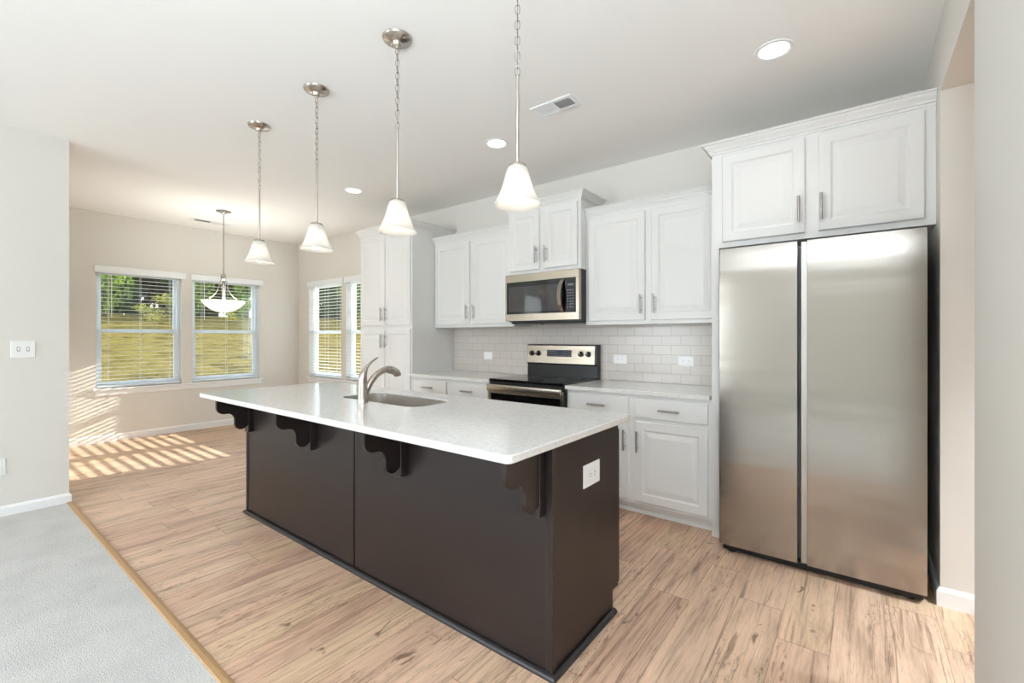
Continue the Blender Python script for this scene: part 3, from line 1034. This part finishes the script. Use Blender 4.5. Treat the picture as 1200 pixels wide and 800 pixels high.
# ------------------------------------------------------------------ outlets and switch
def wall_plate(name, label, cat, origin, u, n, w, h, kind, group=None):
    """plate centred at origin, u = horizontal unit direction on the wall, n = outward normal."""
    u, n = Vector(u), Vector(n)
    R = Matrix((( u.x, -n.x, 0), (u.y, -n.y, 0), (u.z, -n.z, 1))).to_4x4()
    r = thing(name, origin, label, cat, group)
    TT = Matrix.Translation(Vector(origin) + n * 0.0006) @ R

    def part(nm, mbx, m, parent, lab=None):
        bmesh.ops.transform(mbx.b, matrix=TT, verts=mbx.b.verts)
        o = mbx.obj(nm, m, parent)
        if lab: o['label'] = lab
        return o
    pl = part('cover_plate', MB().box(-w / 2, w / 2, -0.006, 0, -h / 2, h / 2, 0.003, 2), M['plate'], r)
    if kind == 'toggle':
        for s in (-0.024, 0.024):
            part('switch_toggle', MB().box(s - 0.005, s + 0.005, -0.014, -0.006, -0.010, 0.012, 0.002), M['slot'] if False else M['plate'], pl)
            part('toggle_slot', MB().box(s - 0.008, s + 0.008, -0.0068, -0.006, -0.016, 0.016), M['slot'], pl)
    elif kind == 'blank':
        pass
    else:
        for s in (-0.021, 0.021):
            q = (s, 0) if kind == 'h' else (0, s)
            fc = part('socket', MB().box(q[0] - 0.0165, q[0] + 0.0165, -0.0075, -0.006, q[1] - 0.0165, q[1] + 0.0165, 0.0006), M['plate'], pl)
            mbx = MB()
            for k in (-0.006, 0.006):
                if kind == 'h': mbx.box(q[0] - 0.007, q[0] + 0.003, -0.0082, -0.0074, q[1] + k - 0.0013, q[1] + k + 0.0013)
                else: mbx.box(q[0] + k - 0.0013, q[0] + k + 0.0013, -0.0082, -0.0074, q[1] - 0.003, q[1] + 0.007)
            if kind == 'h': mbx.box(q[0] + 0.007, q[0] + 0.011, -0.0082, -0.0074, q[1] - 0.002, q[1] + 0.002)
            else: mbx.box(q[0] - 0.002, q[0] + 0.002, -0.0082, -0.0074, q[1] - 0.011, q[1] - 0.007)
            part('slots', mbx, M['slot'], fc)
    return r


wall_plate('electrical_outlet', 'white outlet plate on the dark end of the island', 'outlet', (IX1, 1.765, 0.707), (0, 1, 0), (1, 0, 0), 0.148, 0.098, 'h')
gB = 'white outlets in the tile backsplash'
wall_plate('electrical_outlet', 'white backsplash plate between the pantry and the range', 'outlet', (-3.222, YB - 0.010, 1.098), (1, 0, 0), (0, -1, 0), 0.122, 0.080, 'blank', gB)
wall_plate('electrical_outlet', 'white backsplash outlet right beside the range', 'outlet', (-1.676, YB - 0.010, 1.104), (1, 0, 0), (0, -1, 0), 0.130, 0.083, 'h', gB)
wall_plate('electrical_outlet', 'white backsplash outlet near the refrigerator panel', 'outlet', (-1.107, YB - 0.010, 1.105), (1, 0, 0), (0, -1, 0), 0.128, 0.082, 'h', gB)
wall_plate('light_switch', 'white double toggle switch plate on the pale grey wall', 'switch', (XG, 0.440, 1.212), (0, 1, 0), (1, 0, 0), 0.126, 0.126, 'toggle')
wall_plate('electrical_outlet', 'white upright outlet low on the pale grey wall', 'outlet', (XG, 0.316, 0.362), (0, 1, 0), (1, 0, 0), 0.078, 0.126, 'v')

# ------------------------------------------------------------------ range
RX0, RX1 = -2.656, -1.868
RYF, RYB = 3.125, YB - 0.012
rg = thing('electric_range', ((RX0 + RX1) / 2, 3.45, 0), 'stainless and black electric range with glass cooktop', 'range')
MB().box(RX0, RX1, RYF + 0.03, RYB - 0.06, 0.03, 0.905).obj('body', M['dark_grey'], rg)
ct = MB().box(RX0 + 0.002, RX1 - 0.002, RYF - 0.012, RYB - 0.075, 0.905, 0.928, 0.004).obj('cooktop', M['black_glass'], rg)
for cx, cy, r_ in ((-2.47, 3.28, 0.11), (-2.06, 3.28, 0.085), (-2.47, 3.53, 0.08), (-2.06, 3.53, 0.10)):
    MB().lathe([(r_ - 0.002, 0.0), (r_, 0.0), (r_, 0.0004), (r_ - 0.002, 0.0004)], cx, cy, 0.928, 40, True).obj('burner_ring', M['key'], ct)
MB().box(RX0 + 0.004, RX1 - 0.004, RYF - 0.004, RYF + 0.03, 0.868, 0.905, 0.002).obj('front_rail', M['black'], rg)
od = MB().box(RX0 + 0.006, RX1 - 0.006, RYF - 0.012, RYF + 0.03, 0.215, 0.862, 0.004).obj('oven_door', M['black_glass'], rg)
mb = MB()
mb.box(RX0 + 0.004, RX1 - 0.004, RYF - 0.016, RYF - 0.012, 0.800, 0.862, 0.001)
mb.box(RX1 - 0.030, RX1 - 0.006, RYF - 0.015, RYF - 0.012, 0.22, 0.800)
mb.box(RX0 + 0.006, RX0 + 0.030, RYF - 0.015, RYF - 0.012, 0.22, 0.800)
mb.box(RX0 + 0.006, RX1 - 0.006, RYF - 0.015, RYF - 0.012, 0.215, 0.28)
mb.obj('door_trim', M['steel_warm'], od)
mb = MB()
mb.box(RX0 + 0.004, RX1 - 0.004, RYF - 0.054, RYF - 0.030, 0.826, 0.882, 0.008, 4)
for u in (RX0 + 0.03, RX1 - 0.03):
    mb.box(u - 0.016, u + 0.016, RYF - 0.034, RYF - 0.013, 0.838, 0.858, 0.002)
h = mb.obj('handle', M['steel_warm'], od, True)
MB().box(RX0 + 0.006, RX1 - 0.006, RYF - 0.010, RYF + 0.03, 0.045, 0.205, 0.004).obj('drawer', M['steel_warm'], rg)
for u in (RX0 + 0.06, RX1 - 0.06):
    for v in (3.24, 3.6):
        MB().lathe([(0, 0), (0.02, 0), (0.02, 0.03), (0, 0.03)], u, v, 0.0, 12).obj('foot', M['rubber'], rg)
bg = MB().prism([(3.705, 0.928), (3.705, 1.036), (3.688, 1.048), (3.700, 1.222), (3.715, 1.230), (RYB, 1.230), (RYB, 0.905), (3.705, 0.905)], 'X', RX0 + 0.012, RX1 - 0.002).obj('backguard', M['black'], rg)
cp = MB().prism([(3.6865, 1.050), (3.6985, 1.218), (3.704, 1.218), (3.692, 1.050)], 'X', RX0 + 0.014, RX1 - 0.022).obj('control_panel', M['steel_warm'], bg)
for kx in (-2.582, -2.505, -2.030, -1.954):
    k = MB().lathe([(0.026, 0), (0.026, 0.004), (0.021, 0.007), (0.019, 0.026), (0.016, 0.030), (0, 0.030)], kx, 3.692, 1.142, 24, axis='Y').obj('knob', M['black'], bg, True)
    MB().box(kx - 0.003, kx + 0.003, 3.6575, 3.664, 1.142, 1.158).obj('pointer', M['pull'], k)
ds = MB().box(-2.400, -2.132, 3.684, 3.697, 1.114, 1.178, 0.001).obj('display', M['display'], bg)
mb = MB()
for i in range(9):
    for j in range(3):
        if i in (4, 5) and j: continue
        mb.box(-2.390 + i * 0.029, -2.376 + i * 0.029, 3.6832, 3.6845, 1.120 + j * 0.02, 1.127 + j * 0.02)
mb.obj('touch_keys', M['key'], ds)

# ------------------------------------------------------------------ microwave
MX0, MX1, MYF = -2.662, -1.8685, 3.362
MZ0, MZ1 = 1.448, 1.8835
mw = thing('microwave', ((MX0 + MX1) / 2, 3.6, MZ0), 'stainless over-the-range microwave with black glass door', 'microwave')
MB().box(MX0 + 0.018, MX1, MYF + 0.045, YB - 0.03, MZ0 - 0.005, MZ1 + 0.0015).obj('body', M['dark_grey'], mw)
MB().box(MX0 + 0.03, MX1 - 0.012, MYF + 0.06, 3.70, MZ0 - 0.022, MZ0 - 0.006, 0.004).obj('underside_grille', M['black'], mw)
MB().lathe([(0, 0), (0.012, 0), (0.012, 0.008), (0, 0.008)], -2.30, 3.45, MZ0 - 0.031, 16).obj('lamp_cover', M['black'], mw)
fr = MB()
wx0, wx1, wz0, wz1 = -2.645, -1.897, 1.516, 1.812
MZ0f = MZ0 + 0.003
fr.box(MX0, MX1, MYF, MYF + 0.044, wz1, MZ1, 0.002)
fr.box(MX0, MX1, MYF, MYF + 0.044, MZ0f, wz0, 0.002)
fr.box(MX0, wx0, MYF, MYF + 0.044, wz0, wz1)
fr.box(wx1, MX1, MYF, MYF + 0.044, wz0, wz1)
dr = fr.obj('door', M['steel_warm'], mw)
MB().box(wx0, -2.005, MYF + 0.003, MYF + 0.04, wz0, wz1).obj('door_glass', M['black_glass'], dr)
MB().box(wx0 + 0.018, -2.055, MYF + 0.0018, MYF + 0.0028, wz0 + 0.02, wz1 - 0.045).obj('window_mesh', mat('smoked_glass', (52, 50, 50), 0.05, spec=0.8), dr)
kp = MB().box(-2.003, wx1, MYF + 0.003, MYF + 0.04, wz0, wz1).obj('keypad', M['black_glass'], mw)
mb = MB()
for i in range(3):
    for j in range(7):
        mb.box(-1.985 + i * 0.025, -1.970 + i * 0.025, MYF + 0.0022, MYF + 0.0032, 1.555 + j * 0.024, 1.567 + j * 0.024)
mb.obj('buttons', M['key'], kp)
MB().box(-1.980, -1.922, MYF + 0.0020, MYF + 0.0032, 1.742, 1.764).obj('clock_display', M['key'], kp)
hp = bez([(-2.028, MYF + 0.002, 1.800), (-2.044, MYF - 0.055, 1.735), (-2.044, MYF - 0.055, 1.592), (-2.028, MYF + 0.002, 1.520)], 16)
mb = MB()
t = bmesh.new()
rings = []
for p in hp:
    rings.append([t.verts.new((p.x + dx, p.y + dy, p.z)) for dx, dy in ((-0.019, -0.004), (0.019, -0.010), (0.019, 0.002), (-0.019, 0.006))])
for a, b in zip(rings, rings[1:]):
    for i in range(4): t.faces.new((a[i], a[(i + 1) % 4], b[(i + 1) % 4], b[i]))
t.faces.new(rings[0]); t.faces.new(rings[-1])
bmesh.ops.recalc_face_normals(t, faces=t.faces)
mb.add(t)
mb.obj('handle', M['steel'], dr, True)

# ------------------------------------------------------------------ refrigerator
GX0, GX1, GY = -0.664, 0.266, 2.930
fg = thing('refrigerator', ((GX0 + GX1) / 2, 3.3, 0), 'tall stainless side-by-side refrigerator', 'refrigerator')
MB().box(GX0 + 0.004, GX1 - 0.030, GY + 0.085, 3.70, 0.035, 1.815, 0.004).obj('case', M['case'], fg)


def fridge_door(x0, x1, name):
    """door with a gently convex front, rounded at the top and the sides."""
    t = bmesh.new()
    nx, nz = 10, 24
    z0, z1 = 0.052, 1.832
    G = []
    for j in range(nz + 1):
        v = j / nz; z = z0 + v * (z1 - z0)
        row = []
        for i in range(nx + 1):
            u = i / nx
            y = GY + 0.0015 * (2 * u - 1) ** 4 + 0.010 * max(0, (v - 0.90) / 0.10) ** 2 + 0.004 * max(0, (0.03 - v) / 0.03) ** 2
            row.append(t.verts.new((x0 + u * (x1 - x0), y, z)))
        G.append(row)
    for j in range(nz):
        for i in range(nx): t.faces.new((G[j][i], G[j][i + 1], G[j + 1][i + 1], G[j + 1][i]))
    be = [e for e in t.edges if e.is_boundary]
    ex = bmesh.ops.extrude_edge_only(t, edges=be)
    vs = [g for g in ex['geom'] if isinstance(g, bmesh.types.BMVert)]
    for v in vs: v.co.y = GY + 0.078
    be = [e for e in t.edges if e.is_boundary]
    bmesh.ops.holes_fill(t, edges=be)
    bmesh.ops.recalc_face_normals(t, faces=t.faces)
    mb = MB(); mb.add(t)
    return mb.obj(name, M['steel'], fg, True, 30)


dl = fridge_door(GX0, -0.2655, 'door')
drr = fridge_door(-0.2185, GX1, 'door')
MB().box(-0.2485, -0.2188, GY + 0.014, GY + 0.070, 0.056, 1.826, 0.002).obj('handle_channel', M['channel'], drr)
MB().box(GX0 + 0.01, GX1 - 0.01, GY + 0.04, GY + 0.10, 0.012, 0.048, 0.003).obj('kick_grille', M['rubber'], fg)
for u in (GX0 + 0.06, GX1 - 0.06):
    MB().box(u - 0.05, u + 0.05, GY + 0.06, GY + 0.12, 1.816, 1.838, 0.004).obj('hinge_cover', M['dark_grey'], fg)
    MB().lathe([(0, 0), (0.022, 0), (0.022, 0.04), (0, 0.04)], u, GY + 0.07, 0.0, 14).obj('foot', M['rubber'], fg)
    MB().lathe([(0, 0), (0.022, 0), (0.022, 0.04), (0, 0.04)], u, 3.6, 0.0, 14).obj('foot', M['rubber'], fg)

# ------------------------------------------------------------------ pendants over the island
def chain(x, y, z0, z1, n, w=0.0115, r=0.0016):
    mb = MB()
    L = (z0 - z1) / n
    for k in range(n):
        zc = z0 - (k + 0.5) * L
        hh = L * 0.5 + 0.0028
        a = (k % 2) * pi / 2 + 0.5
        pts = []
        for j in range(12):
            q = 2 * pi * j / 12
            uu = w * 0.5 * cos(q)
            vv = (hh - w * 0.5) * (1 if sin(q) > 0.01 else -1 if sin(q) < -0.01 else 0) + w * 0.5 * sin(q)
            pts.append((x + uu * cos(a), y + uu * sin(a), zc + vv))
        mb.tube(pts, r, 6, closed=True)
    # lamp cord threaded through the links
    mb.tube([(x + 0.0015 * sin(i * 1.9), y + 0.0015 * cos(i * 1.7), z0 + (z1 - z0) * i / 24) for i in range(25)], 0.0016, 6)
    return mb


SHADE_OUT = [(0.036, 0.155), (0.041, 0.150), (0.045, 0.138), (0.050, 0.118), (0.057, 0.092), (0.067, 0.062), (0.079, 0.034), (0.090, 0.014), (0.099, 0.0)]


def make_pendant(x, y, label):
    g = 'bell glass pendants over the island'
    r = thing('pendant_light', (x, y, CE), label, 'pendant light', g)
    cn = MB().lathe([(0, -0.052), (0.008, -0.052), (0.012, -0.044), (0.020, -0.040), (0.026, -0.026), (0.030, -0.024), (0.070, -0.013), (0.074, -0.008), (0.076, -0.001), (0, -0.001)], x, y, CE, 36).obj('canopy', M['nickel'], r, True)
    for s in (-1, 1):
        MB().lathe([(0, -0.006), (0.005, -0.005), (0.006, 0)], x + s * 0.05, y, CE - 0.017, 12).obj('screw', M['nickel'], cn, True)
    chain(x, y, CE - 0.050, 2.372, 13, 0.019).obj('chain', M['chain'], r, True)
    MB().tube([(x, y, 2.378), (x, y, 2.005)], 0.0068, 14).obj('rod', M['nickel'], r, True)
    MB().lathe([(0, 0.024), (0.009, 0.022), (0.012, 0.012), (0.034, 0.010), (0.037, 0.004), (0.037, -0.004), (0.014, -0.006), (0.016, -0.05), (0, -0.05)], x, y, 1.996, 28).obj('socket', M['nickel'], r, True)
    zb = 1.842
    prof = [(a, b) for a, b in SHADE_OUT] + [(0.0965, 0.001)] + [(a - 0.004, b) for a, b in SHADE_OUT[::-1][1:]]
    MB().lathe(prof, x, y, zb, 40, True).obj('shade', M['shade'], r, True)
    MB().lathe([(0, 0), (0.012, 0.002), (0.023, 0.010), (0.029, 0.024), (0.030, 0.036), (0.026, 0.052), (0.017, 0.072), (0.014, 0.088), (0.013, 0.105), (0, 0.105)], x, y, zb + 0.006, 24).obj('bulb', M['bulb'], r, True)
    return r


def bulb_light(x, y, z, watt, rad=0.03):
    d = bpy.data.lights.new('bulb_light', 'POINT')
    d.energy = watt; d.color = BULB_C; d.shadow_soft_size = rad
    o = bpy.data.objects.new('bulb_light', d)
    COL.objects.link(o)
    o.location = (x, y, z)
    return o


PX = (-3.456, -2.668, -1.881, -1.108)
LAB = ('bell glass pendant light farthest along the island by the nook', 'bell glass pendant light above the far end of the sink',
       'bell glass pendant light in front of the tall pantry crown', 'largest bell glass pendant light hanging before the microwave cabinet')
p0 = make_pendant(PX[0], 1.48, LAB[0])
for x, lb in zip(PX[1:], LAB[1:]):
    c = copy_tree(p0)
    c.location = (x, 1.48, CE)
    c['label'] = lb

# bowl pendant in the nook
DX, DY = -6.152, 2.219
r = thing('bowl_pendant', (DX, DY, CE), 'white glass bowl pendant light hanging in the nook', 'pendant light')
MB().lathe([(0, -0.04), (0.012, -0.04), (0.02, -0.028), (0.06, -0.016), (0.080, -0.008), (0.083, -0.001), (0, -0.001)], DX, DY, CE, 32).obj('canopy', M['nickel'], r, True)
chain(DX, DY, CE - 0.038, 2.075, 24, 0.018).obj('chain', M['chain'], r, True)
MB().lathe([(0, 0.085), (0.012, 0.083), (0.026, 0.07), (0.032, 0.045), (0.030, 0.02), (0.022, 0.008), (0.012, 0), (0, 0)], DX, DY, 1.995, 24).obj('hub', M['nickel'], r, True)
MB().lathe([(0, 0), (0.016, 0), (0.018, 0.13), (0.024, 0.19), (0.012, 0.26), (0, 0.26)], DX, DY, 1.74, 20).obj('stem', M['nickel'], r, True)
for k in range(3):
    a = 0.6 + k * 2 * pi / 3
    MB().tube(bez([(DX + 0.022 * cos(a), DY + 0.022 * sin(a), 2.02), (DX + 0.06 * cos(a), DY + 0.06 * sin(a), 1.92), (DX + 0.05 * cos(a), DY + 0.05 * sin(a), 1.80), (DX + 0.218 * cos(a), DY + 0.218 * sin(a), 1.742)], 14), 0.004, 8).obj('arm', M['nickel'], r, True)
bw = [(0.0, 0.0), (0.05, 0.004), (0.10, 0.018), (0.145, 0.042), (0.185, 0.076), (0.215, 0.112), (0.232, 0.140)]
MB().lathe(bw + [(0.229, 0.142)] + [(max(0, a - 0.004), b + 0.004) for a, b in bw[::-1][1:]], DX, DY, 1.603, 40).obj('bowl_shade', M['bowl'], r, True)
MB().lathe([(0, -0.022), (0.006, -0.018), (0.008, -0.008), (0.012, -0.003), (0.012, 0.0), (0, 0.0)], DX, DY, 1.603, 16).obj('finial', M['nickel'], r, True)
bulb_light(DX, DY, 1.80, DINING_W * 0.12, 0.05)
area_light('bowl_uplight', (DX, DY, 1.765), (0, 0, 1), 0.3, 0.3, DINING_W, BULB_C)

# ------------------------------------------------------------------ recessed lights and vents
def make_can(x, y, label):
    r = thing('recessed_light', (x, y, CE), label, 'ceiling light', 'recessed lights in the ceiling')
    MB().lathe([(0.072, 0.0), (0.094, 0.0), (0.096, -0.003), (0.092, -0.006), (0.076, -0.005), (0.072, -0.002)], x, y, CE, 40, True).obj('trim_ring', M['trim'], r, True)
    MB().lathe([(0, -0.0015), (0.055, -0.0015), (0.0725, -0.003), (0.0725, 0.0), (0, 0.0)], x, y, CE, 40).obj('lens', M['can_lens'], r, True)
    return r


def can_light(x, y, watt, size=0.14, color=CAN_C):
    d = bpy.data.lights.new('can_light', 'AREA')
    d.shape = 'DISK'; d.size = size; d.energy = watt; d.color = color; d.spread = radians(75)
    o = bpy.data.objects.new('can_light', d)
    COL.objects.link(o)
    o.location = (x, y, CE - 0.012)


cans = [(-0.356, 2.77, 'recessed ceiling light in front of the refrigerator cabinet', CAN_W), (-2.276, 2.764, 'recessed ceiling light beside the nearest pendant and vent', CAN_W),
        (-4.197, 2.735, 'recessed ceiling light in front of the tall pantry', CAN_W)]
k0 = make_can(*cans[0][:3])
for i, (x, y, lb, w) in enumerate(cans):
    if i:
        c = copy_tree(k0); c.location = (x, y, CE); c['label'] = lb
    can_light(x, y, w)
c = copy_tree(k0); c.location = (1.6, 2.5, CE); c['label'] = 'added unseen recessed light that brightens the hall beyond the opening'
can_light(1.6, 2.5, HALL_FILL_W, 0.14, (0.84, 0.93, 1.0))  # added lamp out of view, brightens the hall and the opening's jamb

r = thing('ceiling_vent', (-1.597, 2.555, CE), 'white two-bank ceiling vent near the nearest pendant', 'vent', 'air vents in the ceiling')
vx0, vx1, vy0, vy1 = -1.755, -1.440, 2.480, 2.632
mb = MB()
for a in ((vx0, vx1, vy0, vy0 + 0.026), (vx0, vx1, vy1 - 0.026, vy1), (vx0, vx0 + 0.026, vy0 + 0.026, vy1 - 0.026), (vx1 - 0.026, vx1, vy0 + 0.026, vy1 - 0.026), (-1.602, -1.592, vy0 + 0.026, vy1 - 0.026)):
    mb.box(*a, CE - 0.007, CE - 0.0005)
mb.obj('frame', M['trim'], r)
MB().box(vx0 + 0.026, vx1 - 0.026, vy0 + 0.026, vy1 - 0.026, CE - 0.0012, CE - 0.0004).obj('duct_opening', M['dark_grey'], r)
for (a0, a1, tilt) in ((vx0 + 0.026, -1.602, -1), (-1.592, vx1 - 0.026, 1)):
    mb = MB()
    n = 11
    for i in range(n):
        xx = a0 + (i + 0.5) * (a1 - a0) / n
        w = 0.0058
        mb.prism([(xx - tilt * w, CE - 0.0015), (xx - tilt * w + 0.001, CE - 0.0015), (xx + tilt * w + 0.001, CE - 0.0075), (xx + tilt * w, CE - 0.0075)], 'Y', vy0 + 0.026, vy1 - 0.026)
    mb.obj('louvers', M['trim'], r)
r = thing('ceiling_vent', (-6.86, 2.32, CE), 'narrow white ceiling vent beyond the bowl pendant', 'vent', 'air vents in the ceiling')
mb = MB()
for a in ((-6.94, -6.91, 2.10, 2.55), (-6.81, -6.78, 2.10, 2.55), (-6.91, -6.81, 2.10, 2.13), (-6.91, -6.81, 2.52, 2.55), (-6.91, -6.81, 2.32, 2.33)):
    mb.box(*a, CE - 0.007, CE - 0.0005)
mb.obj('frame', M['trim'], r)
MB().box(-6.91, -6.81, 2.13, 2.52, CE - 0.0012, CE - 0.0004).obj('duct_opening', M['dark_grey'], r)
mb = MB()
for i in range(8):
    mb.box(-6.905 + i * 0.012, -6.902 + i * 0.012, 2.33, 2.52, CE - 0.006, CE - 0.0013)
mb.obj('louvers', M['trim'], r)

# ------------------------------------------------------------------ outdoors: meadow bank and trees
def ground_z(x, y):
    d = max(0.0, -(x + 8.2)) * 0.94 + max(0.0, y - 4.6) * 0.30
    z = -0.25 + 0.100 * min(d, 31) + 0.02 * max(0, d - 31)
    if x > -7.7 and y < 4.1: z = -0.35
    return z + 0.05 * sin(x * 1.3 + y * 0.7) * min(1, d / 3) + 0.03 * sin(y * 2.1 - x * 0.4) * min(1, d / 3)


t = bmesh.new()
nx, ny = 76, 76
V = [[None] * (ny + 1) for _ in range(nx + 1)]
for i in range(nx + 1):
    for j in range(ny + 1):
        x = -70 + 84 * (i / nx) ** 0.8; y = -30 + 75 * j / ny
        V[i][j] = t.verts.new((x, y, ground_z(x, y)))
for i in range(nx):
    for j in range(ny): t.faces.new((V[i][j], V[i + 1][j], V[i + 1][j + 1], V[i][j + 1]))
bmesh.ops.recalc_face_normals(t, faces=t.faces)
mb = MB(); mb.add(t)
me = mb.obj('ground', M['meadow'], None, True, 180)
tag(me, 'rough yellow-green grass bank outside the nook windows', 'meadow', kind='structure')


def crown_mesh(nleaf, seed, size=0.22):
    rnd = random.Random(seed)
    t = bmesh.new()
    blobs = [(Vector((rnd.uniform(-0.55, 0.55), rnd.uniform(-0.55, 0.55), rnd.uniform(-0.6, 0.75))), rnd.uniform(0.35, 0.6)) for _ in range(10)]
    for _ in range(nleaf):
        c, rr = rnd.choice(blobs)
        d = Vector((rnd.gauss(0, 1), rnd.gauss(0, 1), rnd.gauss(0, 1))).normalized()
        p = c + d * rr * rnd.uniform(0.7, 1.05)
        u = Vector((rnd.gauss(0, 1), rnd.gauss(0, 1), rnd.gauss(0, 1))).normalized()
        v = u.cross(d + Vector((0.01, 0.02, 0.3)))
        if v.length < 1e-3: continue
        v.normalize()
        s = size * rnd.uniform(0.4, 1.0) * 0.5
        t.faces.new([t.verts.new(p + a * u * s + b * v * s * 0.7) for a, b in ((-1, 0), (0, -0.8), (1, 0), (0, 0.8))])
    mb = MB(); mb.add(t)
    return mb


def make_tree(m, seed, label, group, n=1500, size=0.2):
    r = thing('tree', (0, 0, 0), label, 'tree', group)
    MB().tube([(0, 0, -0.3), (0.05, 0.02, 0.8), (-0.02, 0.05, 1.7), (0.03, 0, 2.6)], [0.16, 0.13, 0.10, 0.05], 10).obj('trunk', M['bark'], r, True)
    mb = crown_mesh(n, seed, size)
    bmesh.ops.transform(mb.b, matrix=Matrix.Translation((0, 0, 1.95)) @ Matrix.Diagonal((1.6, 1.6, 1.75, 1)), verts=mb.b.verts)
    mb.obj('crown', m, r)
    return r


GT = 'trees along the top of the meadow'
protos = {'dark': make_tree(M['leaf_dark'], 3, 'dark green tree in the wood above the meadow', GT, 3800, 0.42),
          'light': make_tree(M['leaf_light'], 5, 'bright green tree at the edge of the meadow', GT, 1700, 0.22)}
used = set()
rt = random.Random(11)


def place(kind, x, y, s, rz=None):
    src = protos[kind]
    o = src if kind not in used else copy_tree(src)
    used.add(kind)
    o.location = (x, y, ground_z(x, y) - 0.05)
    o.scale = (s, s, s * rt.uniform(0.95, 1.15))
    o.rotation_euler = (0, 0, rt.uniform(0, 6.28) if rz is None else rz)
    return o


def row(kind, pts, s, sz):
    for x, y in pts:
        o = place(kind, x + rt.uniform(-0.4, 0.4), y + rt.uniform(-0.4, 0.4), s)
        o.scale = (s, s, sz * rt.uniform(0.92, 1.1))


row('dark', [(-42, 2.5 + 5.7 * k) for k in range(5)], 1.45, 2.9)          # wood beyond the west windows
row('dark', [(-48.5, 0.0 + 5.7 * k) for k in range(6)], 1.45, 3.6)
row('dark', [(-56, 2.5 + 6.6 * k) for k in range(5)], 1.6, 4.2)
row('dark', [(-67, -2 + 10.5 * k) for k in range(6)], 2.3, 4.6)
row('dark', [(-47 + 5.8 * k, 33 - 0.5 * k) for k in range(5)], 1.45, 2.4)  # wood beyond the north windows
row('dark', [(-54 + 6.2 * k, 40) for k in range(6)], 1.55, 3.6)
row('light', [(-36.5, 6.4), (-37, 10.8), (-36.2, 14.6)], 0.85, 1.25)
row('light', [(-37.5, 24.2), (-31, 24.6)], 0.85, 1.0)
GB = 'yellow-flowering bushes at the meadow edge'
b0 = thing('bush', (0, 0, 0), 'yellow-flowering bush on the meadow edge', 'bush', GB)
mb = crown_mesh(900, 21, 0.16)
bmesh.ops.transform(mb.b, matrix=Matrix.Translation((0, 0, 0.55)) @ Matrix.Diagonal((1, 1, 0.62, 1)), verts=mb.b.verts)
mb.obj('foliage', M['leaf_yellow'], b0)
MB().tube([(0, 0, -0.2), (0, 0, 0.5)], [0.05, 0.03], 8).obj('stem', M['bark'], b0)
for i, (x, y, s) in enumerate(((-34, 5.6, 0.8), (-34.5, 8.5, 0.9), (-34, 12.6, 0.85), (-34.5, 16.6, 0.9), (-39.3, 5.35, 1.25), (-39.3, 11.05, 1.25), (-39.3, 16.75, 1.25), (-44, 29.0, 1.2), (-38, 28.8, 1.2), (-32.5, 28.4, 1.2))):
    o = b0 if i == 0 else copy_tree(b0)
    o.location = (x, y, ground_z(x, y) - 0.1); o.scale = (s, s, s)
